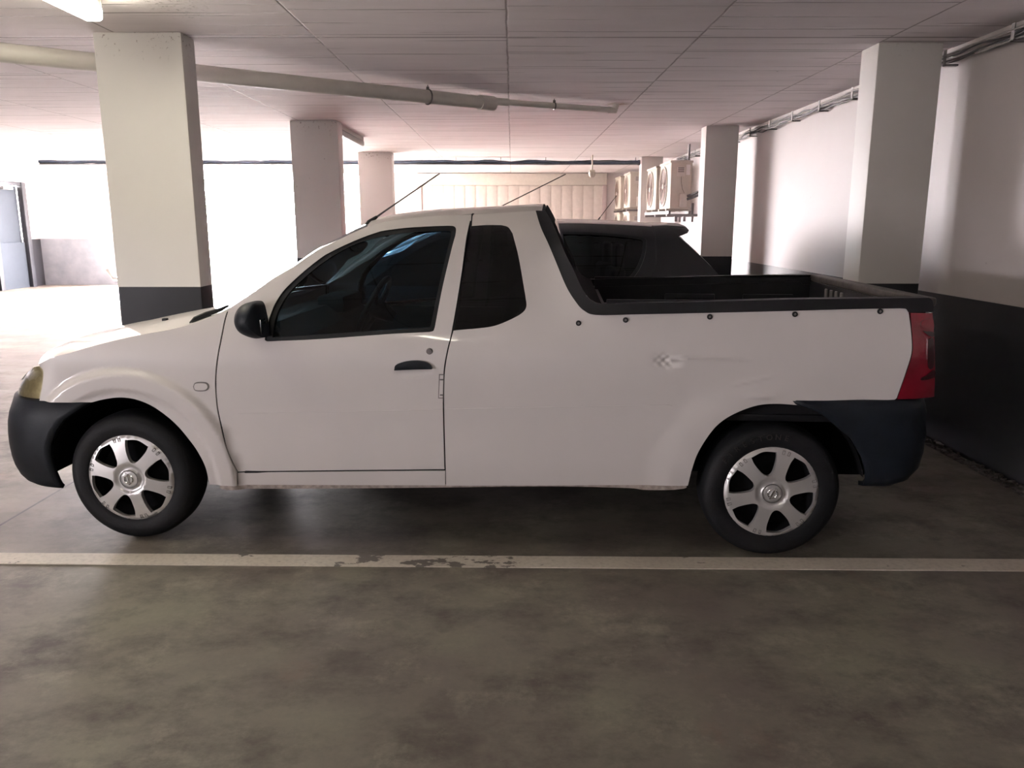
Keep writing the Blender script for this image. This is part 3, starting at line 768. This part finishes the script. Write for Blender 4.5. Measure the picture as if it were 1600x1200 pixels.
MB().grid(span(ws_c, lambda t: .01 + .030 * t, lambda t: lerp(.10, .04, t), inset=.012, dz=-.002)).done('windscreen', M_screen, truck, angle=80)
roof_c = resample(cr(rail), 24)
MB().grid(span(roof_c, lambda t: .040, lambda t: .04 * (1 - t))).done('roof', M_white, truck, angle=80)
# back of the cab between the two trims
cb = resample(cr(ti[:9]), 20)
rows = span(cb, lambda t: .035 * (1 - t), lambda t: 0.0, inset=.02)
MB().grid(rows).done('cab_back', M_under, truck, angle=80)
MB().grid([[p + Vector((.006, 0, .003)) for p in r[5:-5]] for r in rows[3:13]]).done('rear_window', M_glassdk, truck, angle=80)
rl = span([rail[-1], rail[-1] + Vector((.035, 0))], .040, 0.0)
MB().grid(rl).done('roof_spoiler', M_white, truck)
# --- nose: front bumper swept round the plan curve
def plan(A, xs, n=60, W=TW, x0=-1.72, sgn=-1, p=3.0, inset=0.0):
    """points from the near side start xs round to the far side"""
    pts = []
    m = 80
    for i in range(m + 1):
        th = PI/2 - PI * i / m
        c, s = math.cos(th), math.sin(th)
        pts.append(Vector((x0 + sgn * A * abs(c) ** (2/p), W/2 - (W/2 - inset) * (1 if s > 0 else -1) * abs(s) ** (2/p), 0)))
    near = [q for q in pts if (q.x - xs) * sgn > 0]
    if (xs - x0) * sgn < 0: near = [Vector((xs, inset, 0))] + pts + [Vector((xs, W - inset, 0))]
    else:
        a = [q for q in pts[:m//2]]; 
        # point on the curve at xs
        u = min(.999, (xs - x0) * sgn / A); y = W/2 - (W/2 - inset) * (1 - u ** p) ** (1/p)
        near = [Vector((xs, y, 0))] + near + [Vector((xs, W - y, 0))]
    return resample(near, n)
def arch_x(z, cx, r, sgn):
    d = r * r - (z - WZ) ** 2
    return cx + sgn * math.sqrt(max(d, 0))
rows = []
zbt = T(60.5, 625).y
for z, A, ins in ((zbt + .003, .452, .012), (zbt - .008, .468, .0), (.58, .505, -.012), (.53, .522, -.014), (.47, .532, -.012), (.42, .537, -.008), (.36, .537, 0), (.315, .53, .008), (.27, .513, .02), (.245, .49, .03), (.232, .46, .04)):
    xs = min(arch_x(z, WF, .398 if z > .45 else lerp(.372, .398, max(0, (z - .30) / .15)), -1), -1.60 if z > .6 else 9)
    if z > .62: xs = -1.62
    rows.append([q + Vector((0, 0, z)) for q in plan(A, xs, inset=ins)])
fb = MB().grid(rows).done('front_bumper', M_blkplastic, truck, angle=60)
md = fb.modifiers.new('thick', 'SOLIDIFY'); md.thickness = .02; md.offset = -1
# grille and nose between the headlights
rows = []
hz0 = T(61.5, 571).y
for z in (.632, .65, .67, .69, .71):
    rows.append([q + Vector((0, 0, z)) for q in plan(tipA(z) - .012, -1.74 - .93 * tipA(z), inset=.01)])
MB().grid(rows).done('grille', M_blkplastic, truck, angle=60)
rows = []
for k in range(6):
    z = lerp(.71, hz0 + .005, k / 5)
    rows.append([q + Vector((0, 0, z)) for q in plan(tipA(z) - .010, -1.76 - .85 * tipA(z), inset=.01)])
MB().grid(rows).done('nose_panel', M_white, truck, angle=60)
MB().grid([[q + Vector((-.004, 0, z)) for q in plan(A + .004, -2.13, n=30)] for z, A in ((.70, .455), (.735, .437))]).done('grille_bar', M_chrome, truck, angle=60)
# headlights, wrapping the corner
hz = [(T(34.5, 623), 0)]
q0 = T(60.5, 625); q1 = T(61, 572)
fx = lambda z: -1.72 - .975 * tipA(z)
hol = path(TT([(61, 572), (66.5, 581), (65.5, 600), (60.5, 625)]), [q0, Vector((fx(q0.y), q0.y + .002))], [Vector((fx(z), z)) for z in (q0.y + .002, .67, .71, .745)], [Vector((fx(.745), .745)), Vector(((fx(.745) + q1.x) / 2, q1.y - .030)), q1])
P2('headlight', hol, M_ltinner, off=.012, flange=.03, h=.02)
P2('headlight_lens', hol, M_lens, off=-.002, flange=0, h=.02)
# --- rear bumper and tailgate
rows = []
for z, A, ins in ((.713, .20, .02), (.706, .235, .0), (.695, .245, -.004), (.68, .25, -.008), (.66, .255, -.012), (.56, .265, -.014), (.48, .262, -.012), (.42, .25, -.006), (.375, .215, .01), (.35, .16, .04), (.338, .06, .09)):
    xs = arch_x(z, WR, .402, 1) if z < .70 else 1.60
    if z > .70: xs = 1.50
    rows.append([q + Vector((0, 0, z)) for q in plan(A, xs, x0=1.90, sgn=1, p=3.6, inset=ins)])
rb = MB().grid(rows).done('rear_bumper', M_blkplastic, truck, angle=60)
md = rb.modifiers.new('thick', 'SOLIDIFY'); md.thickness = .02; md.offset = 1
zt = ti[-1].y
tg = empty('tailgate', None, None); tg.parent = truck
MB().box(2.03, 2.085, .09, TW - .09, .72, zt - .035, .012).done('gate_panel', M_white, tg)
MB().box(2.015, 2.031, .095, TW - .095, .72, zt - .04, .005).done('gate_liner', M_trim, tg)
MB().box(2.02, 2.10, .07, TW - .07, zt
 - .04, zt - .002, .012, 3).done('gate_top_rail', M_dust, tg)
for k in range(4): MB().box(2.008, 2.018,
 .95 + .085 * k, .99 + .085 * k, zt - .15, zt - .06, .006).done('gate_rib', M_galv, tg)
# --- load bed
zb = .64
MB().box(.70, 2.06, .06, TW - .06, zb - .03, zb, .005).done('bed_floor', M_trim, truck)
for y0, y1 in ((.075, .095), (TW - .095, TW - .075)):
    MB().box(.72, 2.06, y0, y1, zb, zt - .02).done('bed_inner_wall', M_trim, truck)
MB().box(.72, .74, .09, TW - .09, zb, 1.06).done('bed_front_wall', M_trim, truck)
for sx in (1.15, 1.62):
    MB().box(sx, sx + .3, TW - .112, TW - .09, zt - .16, zt - .12, .006).done('bed_side_rib', M_trim, truck)
# --- underside and wheel wells
MB().box(-1.03, 1.03, .30, TW - .30, .25, .52).done('chassis', M_under, truck)
MB().box(-2.1, 2.02, .42, TW - .42, .26, .60).done('underbody', M_under, truck)
MB().box(-1.05, .70, .06, TW - .06, .40, .46).done('cab_floor', M_dark, truck)
for cx in (WF, WR):
    for mir in (False, True):
        f = (lambda y: TW - y) if mir else (lambda y: y)
        rows = []
        for y in (.035, .2, .42):
            rows.append([Vector((cx + .405 * math.cos(a), f(y), WZ + .405 * math.sin(a))) for a in [lerp(.02, PI, i / 30) if cx < 0 else lerp(.16, PI, i / 30) for i in range(31)]])
        m = MB().grid(rows); 
        m.grid([[Vector((cx + r * math.cos(a), f(.42), WZ + r * math.sin(a))) for a in [lerp(.02, PI, i / 30) if cx < 0 else lerp(.16, PI, i / 30) for i in range(31)]] for r in (.405, .01)])
        m.done('wheel_well', M_under, truck)
# --- wheels
capS = lambda x, z: -.004 - .016 * (1 - (min(1, math.hypot(x, z) / .208)) ** 2) + .012 * sm(.195, .2095, math.hypot(x, z)) + .010 * sm(.075, .055, math.hypot(x, z)) - .010 * sm(.045, .038, math.hypot(x, z))
def text_mesh(name, s, size, ext, mat, parent):
    c = bpy.data.curves.new(name, 'FONT'); c.body = s; c.size = size; c.extrude = ext; c.align_x = 'CENTER'; c.align_y = 'CENTER'
    o = bpy.data.objects.new('tmp', c); COL.objects.link(o)
    dg = bpy.context.evaluated_depsgraph_get(); me = bpy.data.meshes.new_from_object(o.evaluated_get(dg))
    bpy.data.objects.remove(o); me.materials.clear()
    return link_mesh(name, me, mat, parent)
def wheel(cx, deg, letters, mir=False):
    w = bpy.data.objects.new('wheel', None); COL.objects.link(w); w.parent = truck; w.empty_display_size = .1
    w.location = (cx, TW if mir else 0, WZ)
    if mir: w.rotation_euler = (0, 0, PI)
    Mx = Matrix.Rotation(-PI/2, 4, 'X')       # lathe axis z -> +y
    MB().lathe([(.196, .012), (.205, .002), (.222, -.004), (.245, -.007), (.268, -.004), (.285, .006), (.297, .022), (.303, .045), (.304, .085), (.303, .125), (.297, .148), (.285, .162), (.25, .172), (.20, .168), (.19, .10), (.190, .03)], Mx, 72, close=True).done('tyre', M_tyre, w)
    MB().lathe([(.0, .055), (.12, .060), (.17, .075), (.186, .02), (.198, .016)], Mx, 48).done('wheel_rim', M_under, w)
    def hole(a):
        pts = [(.184, -17.5), (.190, 0), (.184, 17.5), (.155, 18.5), (.118, 16.5), (.090, 11), (.080, 0), (.090, -11), (.118, -16.5), (.155, -18.5), (.184, -17.5)]
        q = [(r * math.cos(math.radians(a + t)), r * math.sin(math.radians(a + t))) for r, t in pts]
        return path([Vector(q[0]), Vector(q[1]), Vector(q[2])], [Vector(p) for p in q[2:]])
    outline = [Vector((.2085 * math.cos(2*PI*k/96), .2085 * math.sin(2*PI*k/96))) for k in range(96)]
    cp = panel('wheel_cover', outline, capS, M_silver, w, holes=[hole(deg + 30 + 60 * k) for k in range(6)], h=.012, flange=.022, W=TW)
    MB().lathe([(.040, -.0215), (.0435, -.0215), (.0435, -.0185), (.040, -.0185)], Mx, 40, close=True).done('cap_groove', M_steel, w)
    lg = MB(); L = .0215
    lg.tube([Vector((.0195 * math.cos(t), -L, .0195 * math.sin(t))) for t in [2*PI*k/24 for k in range(25)]], .0035, 6)
    Rb = Matrix.Rotation(-math.radians(deg + 50), 4, 'Y')
    lg.box(-.026, .026, -L - .003, -L + .003, -.0045, .0045, .001, 1, Rb)
    lg.done('cap_emblem', M_chrome, w)
    for k in range(6):
        for s in (-1, 1):
            a = math.radians(deg + 60 * k + s * 3.6); R = Matrix.Rotation(-a, 4, 'Y')
            x0, x1 = .178, .196
            yy = capS(.187, 0)
            m = MB(); 
            for (u0, u1, v0, v1) in ((x0, x1, -.0055, -.0035), (x0, x1, .0035, .0055), (x0, x0 + .002, -.0055, .0055), (x1 - .002, x1, -.0055, .0055)):
                m.box(u0, u1, yy - .0025, yy + .004, v0, v1, 0, 1, R)
            m.done('vent_mark', M_scuff, w)
    if letters:
        s = 'FIRESTONE'
        for i, ch in enumerate(s):
            a = math.radians(146 - 8.4 * i)
            t = text_mesh('tyre_letter', ch, .034, .0015, M_tyretext, w)
            r = .250
            t.matrix_local = Matrix.Translation((r * math.cos(a), -.0085, r * math.sin(a))) @ Matrix.Rotation(-(a - PI/2), 4, 'Y') @ Matrix.Rotation(PI/2, 4, 'X')
    return w
wheel(WF, 44.5, False); wheel(WR, 14.0, True); wheel(WF, 20, False, True); wheel(WR, 50, False, True)
# --- mirrors
def mirror_unit(mir):
    c = T(391, 500); y0 = ST(c.x, c.y) - .085
    q = TY(391, 500, y0); cx, cz = q.x, q.z
    prof = path([Vector(((px - 391) * .00269, (500 - py) * .0029)) for px, py in ((412, 500), (413.5, 526))], [Vector(((px - 391) * .00269, (500 - py) * .0029)) for px, py in ((413.5, 526), (400, 527.5), (383, 523), (372, 515), (367.5, 502), (371, 487), (382, 476.5), (397, 473), (407, 477), (412, 500))])
    m = MB(); rows = []
    for t in (1.0, .97, .90, .78, .62, .42, .2, .02):
        yy = -.085 * (1 - t ** 2.2) ** .5; rows.append([Vector((p.x * t + .010 * (1 - t), yy, p.y * t)) for p in prof + prof[:1]])
    rows = [[Vector((p.x, .06, p.z)) for p in rows[0]]] + rows
    rows = [[Vector((p.x * .5, .065, p.z * .5)) for p in rows[0]]] + rows
    m.grid(rows)
    if mir: bmesh.ops.scale(m.bm, vec=(1, -1, 1), verts=m.bm.verts)
    o = m.done('door_mirror', M_blkplastic, truck, angle=50); o.location = (cx, TW - y0 if mir else y0, cz)
    MB().box(-.02, .03, -.04 if mir else .0, .0 if mir else .10, -.045, .01, .01).done('mirror_arm', M_blkplastic, o)
    MB().box(.050, .0575, -.030, .045, -.060, .005, .002).done('mirror_glass', M_chrome, o)
mirror_unit(False); mirror_unit(True)
# --- door furniture
hd = path(TT([(617, 577), (619, 570), (628, 566), (640, 563.5), (655, 563), (667, 565.5), (673.5, 570.5), (675.5, 576)]), TT([(675.5, 576), (617, 578)]))
P2('door_handle', hd, M_blkplastic, off=-.016, flange=.03, h=.015)
lk = T(671, 549)
for mir in (False, True):
    yy = ST(lk.x, lk.y)
    MB().lathe([(0, .004), (.011, .004), (.0145, .001), (.0145, -.006)], Matrix.Translation((lk.x, TW - yy if mir else yy, lk.y)) @ Matrix.Rotation(-PI/2 if mir else PI/2, 4, 'X'), 24).done('door_lock', M_nickel, truck)
P2('indicator_gap_shade', path(TT([(302, 604), (305, 598), (314, 596.5), (323.5, 598), (327, 604), (323.5, 610), (314, 611.5), (305, 610), (302, 604)])), M_gap, off=-.003, flange=.01, h=.01)  # grey sheet under the lens, painting the shaded gap round it
P2('side_indicator', path(TT([(304, 604), (306, 599.5), (314, 598.5), (322, 599.5), (325, 604), (322, 608.5), (314, 609.5), (306, 608.5), (304, 604)])), M_clear, off=-.006, flange=.012, h=.01)
P2('latch_gap_shade', path(TT([(686, 584.5), (694, 584.5)]), TT([(694, 584.5), (693, 622.5)]), TT([(693, 622.5), (684.8, 622.5)]), TT([(684.8, 622.5), (686, 584.5)])), M_gap, off=-.0015, flange=.004, h=.012, far=False)  # flat grey outline, the cover's gap shade put in as colour
P2('latch_cover', path(TT([(687.5, 586), (693, 586)]), TT([(693, 586), (692, 621)]), TT([(692, 621), (686, 621)]), TT([(686, 621), (687.5, 586)])), M_clear, off=-.003, flange=.004, h=.012, far=False)
for py in (592, 616): P2('latch_slot', path(TT([(687.5, py), (692.6, py), (692.5, py + 2), (687.4, py + 2)])), M_steel, off=-.0045, flange=.002, h=.01, far=False)
for (px, py) in ((904, 505), (977.5, 500), (1109, 495), (1242, 491), (1375, 486.5)):
    p = T(px, py)
    for mir in (False, True):
        yy = ST(p.x, p.y); Mx = Matrix.Translation((p.x, TW - yy if mir else yy, p.y)) @ Matrix.Rotation(-PI/2 if mir else PI/2, 4, 'X')
        o = MB().lathe([(0, .003), (.005, .003), (.006, .007), (.0105, .006), (.012, .001), (.012, -.004)], Mx, 24).done('cover_stud', M_trim, truck)
        MB().lathe([(0, .0078), (.0045, .0075), (.0055, .003)], Mx, 16).done('stud_cap', M_galv, o)
# antenna, wipers, washer jet
b = TY(577, 347, .45); t0 = TY(604, 328, .47); t1 = TY(687, 271, .52)
an = MB().tube([b - Vector((.012, 0, .02)), b, b.lerp(t0, .45)], [.014, .012, .007], 10).done('antenna', M_rubber, truck)
MB().tube([b.lerp(t0, .3), t0, t1], [.005, .0040, .0034], 8).done('antenna_rod', M_cabledk, an)
wpts = [TY(297, 505, .12), TY(305, 499, .14), TY(322, 491, .16), TY(345, 483.5, .2), TY(356, 478, .25)]
wi = MB().tube(wpts, [.006, .013, .012, .009, .006], 8).done('wiper', M_rubber, truck)
wpts = [TY(300, 504, .10), TY(316, 499.5, .12), TY(330, 493, .14)]
MB().tube(wpts, .005, 6).done('wiper_arm', M_rubber, wi)
w2 = [Vector((p.x - .03, p.y + .62, p.z + .03)) for p in [TY(297, 505, .12), TY(322, 491, .16), TY(356, 478, .25)]]
MB().tube(w2, .008, 8).done('wiper', M_rubber, truck)
j = TY(258, 499, .42); MB().box(j.x - .012, j.x + .012, j.y - .012, j.y + .012, j.z - .012, j.z + .006, .004).done('washer_jet', M_rubber, truck)
# --- cabin
dash = [(-1.18, .92), (-1.0, 1.0), (-.80, 1.01), (-.70, .93), (-.72, .70), (-.80, .50), (-1.2, .50)]
MB().prism(dash, lambda p: Vector((p[0], .10, p[1])), lambda p: Vector((p[0], TW - .10, p[1]))).done('dashboard', M_dark, truck, smooth=False)
MB().box(-.86, -.70, 1.0, 1.40, .96, 1.06, .03).done('instrument_hood', M_dark, truck)
sw = bpy.data.objects.new('steering_wheel', None); COL.objects.link(sw); sw.parent = truck
sw.location = (-.58, 1.20, .98); sw.rotation_euler = (0, math.radians(-62), 0)
MB().tube([Vector((.185 * math.cos(t), .185 * math.sin(t), 0)) for t in [2*PI*k/40 for k in range(41)]], .016, 10).done('wheel_ring', M_rubber, sw)
for a in (0, 2.2, -2.2): MB().tube([(0, 0, -.02), (.18 * math.cos(a + PI), .18 * math.sin(a + PI), 0)], .014, 8).done('wheel_spoke', M_rubber, sw)
MB().lathe([(0, .02), (.05, .015), (.06, -.02), (.03, -.14), (0, -.14)], Matrix(), 24).done('wheel_hub', M_rubber, sw)
def seat(y):
    s = bpy.data.objects.new('seat', None); COL.objects.link(s); s.parent = truck; s.location = (-.05, y, .46)
    MB().box(-.28, .24, -.25, .25, .05, .22, .06, 4).done('seat_cushion', M_seat, s)
    MB().box(-.06, .08, -.25, .25, 0, .62, .06, 4, Matrix.Translation((.22, 0, .14)) @ Matrix.Rotation(.32, 4, 'Y')).done('backrest', M_seat, s)
    MB().box(-.045, .045, -.13, .13, 0, .19, .04, 4, Matrix.Translation((.43, 0, .79)) @ Matrix.Rotation(.2, 4, 'Y')).done('headrest', M_seat, s)
seat(.46); seat(TW - .46)
MB().box(.40, .43, .24, TW - .24, .46, 1.25).done('cabin_bulkhead', M_dark, truck)
MB().grid([[p - Vector((0, 0, .03)) for p in r] for r in span(resample(cr(rail), 8), .030, .0, inset=.03)]).done('roof_lining', M_dark, truck, angle=80)
for mir in (False, True):     # inner door cards below the glass
    f = (lambda y: TW - y) if mir else (lambda y: y)
    MB().box(-1.10, .46, min(f(.07), f(.10)), max(f(.07), f(.10)), .46, .945).done('door_card', M_dark, truck)

# ------------------------------------------------------------------ hatchbacks parked beyond the truck
def hatchback(X0, Y0, paint, glass, label, group, antenna):
    W = 1.66; S0 = lambda x, z: 0
    def S(x, z):
        y = .03 * ((.6 - z) / .3) ** 2 if z < .6 else 0
        y += .05 * splus(z - .80, .03) + .30 * splus(z - .98, .03)
        if z > 1.34: y += .10 * ((z - 1.34) / .12) ** 2
        u = (-1.80 - x) / .46
        if u > 0: y += W/2 * (1 - (1 - min(u, .9995) ** 3) ** (1/3))
        u = (x - 1.42) / .34
        if u > 0: y += W/2 * (1 - (1 - min(u, .9995) ** 3) ** (1/3))
        return y
    car = empty('hatchback_car', label, 'car', (X0, Y0, 0))
    def PP(name, ol, mat, **k):
        for mir in (False, True): panel(name, ol, S, mat, car, W=W, mirror=mir, h=.06, **k)
    V = lambda *l: [Vector(p) for p in l]
    roof = V((-.62, 1.375), (-.35, 1.43), (0, 1.452), (.4, 1.458), (.8, 1.448), (1.16, 1.425))
    aP = V((-1.35, .985), (-1.1, 1.12), (-.85, 1.25), (-.62, 1.375))
    hood = V((-2.18, .74), (-2.0, .84), (-1.7, .92), (-1.35, .985))
    rear = V((1.16, 1.425), (1.27, 1.335), (1.45, 1.17), (1.575, 1.04))
    low = V((1.575, 1.04), (1.66, .94), (1.69, .70), (1.66, .38))
    aF = [Vector((-1.42 + .34 * math.cos(a), .31 + .34 * math.sin(a))) for a in [lerp(PI, 0, i/12) for i in range(13)]]
    aR = [Vector((1.05 + .34 * math.cos(a), .31 + .34 * math.sin(a))) for a in [lerp(PI, 0, i/12) for i in range(13)]]
    w1 = path(V((-1.12, 1.00), (-.85, 1.19), (-.58, 1.335), (-.28, 1.375)), V((-.28, 1.375), (-.24, .99)), V((-.24, .99), (-1.12, 1.0)))
    w2 = path(V((-.16, .99), (-.16, 1.385)), V((-.16, 1.385), (.2, 1.395), (.55, 1.392), (.80, 1.375), (.97, 1.352), (1.0, 1.33)), V((1.0, 1.33), (.985, 1.22), (.93, 1.10), (.84, 1.0)), V((.84, 1.0), (-.16, .99)))
    ol = path(hood, aP, roof, rear, low, [low[-1], Vector((1.40, .28))], [Vector((1.40, .31))] + list(reversed(aR)), [aR[0], aF[-1]], list(reversed(aF)), [aF[0], Vector((-2.12, .30))], V((-2.12, .30), (-2.24, .5), (-2.18, .74)))
    for mir in (False, True): panel('body_side', ol, S, paint, car, W=W, mirror=mir, h=.06, holes=[w1, w2])
    PP('window_frame', densify(w2, .05), M_rubber, holes=[[Vector(((p.x - .42) * .955 + .42, (p.y - 1.2) * .90 + 1.2)) for p in w2]], off=.008, flange=.01)
    PP('side_window', w1, glass, off=.012, flange=0); PP('side_window', w2, glass, off=.014, flange=0)
    for c in (V((1.06, 1.44), (1.07, 1.2), (1.02, 1.0), (.98, .7)),):
        for mir in (False, True): MB().tube([Vector((p.x, (W - S(p.x, p.y) + .0) if mir else S(p.x, p.y), p.y)) for p in cr(c)], .0025, 6).done('door_gap', M_rubber, car)
    def sp(curve, crown, bow, inset=0, n=20):
        rows = []
        for i, p in enumerate(curve):
            t = i / (len(curve) - 1); y0 = S(p.x, p.y) + inset
            rows.append([Vector((p.x - bow(t) * (1 - abs(2*v-1) ** 2.4), lerp(y0, W - y0, v), p.y + crown(t) * (1 - abs(2*v-1) ** 2.4))) for v in [.5 - .5*math.cos(PI*k/n) for k in range(n+1)]])
        return rows
    MB().grid(sp(resample(cr(hood), 10), lambda t: .06, lambda t: .06 * (1-t) + .1)).done('bonnet', paint, car, angle=80)
    MB().grid(sp(resample(cr(aP), 10), lambda t: .05 * (1-t) + .04 * t, lambda t: .1 * (1-t) + .05 * t)).done('windscreen', glass, car, angle=80)
    MB().grid(sp(resample(cr(roof), 16), lambda t: .035, lambda t: .05 * (1-t) - .03 * t)).done('roof', paint, car, angle=80)
    MB().grid(sp(resample(cr(rear), 12), lambda t: .03 * (1-t) + .01, lambda t: -.06)).done('rear_glass', glass, car, angle=80)
    MB().grid(sp(resample(cr(low), 12), lambda t: .0, lambda t: -.06)).done('tail_panel', paint, car, angle=80)
    # roof spoiler
    sp_ = []
    for (x, z, c) in ((1.05, 1.435, 0), (1.15, 1.440, 0), (1.29, 1.432, 0), (1.325, 1.42, 0), (1.335, 1.405, 0), (1.32, 1.385, 0), (1.27, 1.365, 0), (1.20, 1.345, 0)):
        y0 = S(min(x, 1.25), min(z, 1.42)) + .02
        sp_.append([Vector((x + .03 * (1 - abs(2*v-1) ** 3), lerp(y0, W - y0, v), z + .03 * (1 - abs(2*v-1) ** 2.4))) for v in [k/16 for k in range(17)]])
    m = MB().grid(sp_)
    for k in (0, -1): m.bm.faces.new([m.bm.verts.new(r[k]) for r in sp_])
    m.done('roof_spoiler', paint, car, angle=50, weld=True)
    for x in (-1.42, 1.05):
        for mir in (False, True):
            w = bpy.data.objects.new('wheel', None); COL.objects.link(w); w.parent = car; w.location = (x, W - .02 if mir else .02, .305)
            if mir: w.rotation_euler = (0, 0, PI)
            Mx = Matrix.Rotation(-PI/2, 4, 'X')
            MB().lathe([(.19, .01), (.24, -.005), (.28, .005), (.30, .03), (.303, .10), (.30, .16), (.27, .18), (.19, .17)], Mx, 40, close=True).done('tyre', M_tyre, w)
            MB().lathe([(0, .0), (.05, .0), (.15, .02), (.192, .008)], Mx, 40).done('rim', M_silver, w)
    MB().box(-1.9, 1.5, .1, W - .1, .25, .5).done('underbody', M_under, car)
    MB().box(-1.0, .9, .08, W - .08, .5, .9).done('cabin_interior', M_dark, car)
    for xx in (-.15, .75):
        for yy in (.45, W - .45): MB().box(xx, xx + .12, yy - .23, yy + .23, .85, 1.12, .05, 3).box(xx + .04, xx + .12, yy - .11, yy + .11, 1.08, 1.30, .04, 3).done('seat_back', M_seat, car)
    a, b = antenna
    MB().tube([a, a + (b - a) * .12, a + (b - a) * .121, b], [.009, .007, .0045, .0038], 8).done('roof_antenna', M_rubber, car)
    for mir in (False, True):
        panel('tail_light', path(V((1.50, .86), (1.60, .99), (1.655, .93), (1.672, .80), (1.56, .78), (1.50, .86))), S, M_redlens, car, W=W, mirror=mir, off=-.004, h=.03)
        panel('headlight', path(V((-2.10, .66), (-2.02, .79), (-1.80, .84), (-1.86, .72), (-2.10, .66))), S, M_clear, car, W=W, mirror=mir, off=-.004, h=.03)
    return car
M_glasscar = mk_glass('car_glass', (.05, .07, .07))
B = Vector((0.02, 5.93, 0)); 
hatchback(B.x, B.y, M_dkgrey, M_glasscar, 'dark charcoal hatchback with rear roof spoiler parked directly beyond the truck', None, (Vector((-.31, .85, 1.50)), Vector((.43, .88, 1.86))))
C = Vector((0.15, 8.55, 0))
hatchback(C.x, C.y, M_red, M_screen, 'red hatchback mostly hidden beyond the dark hatchback, only its aerial clear', None, (Vector((.88, 1.1, 1.49)), Vector((1.10, 1.12, 1.78))))
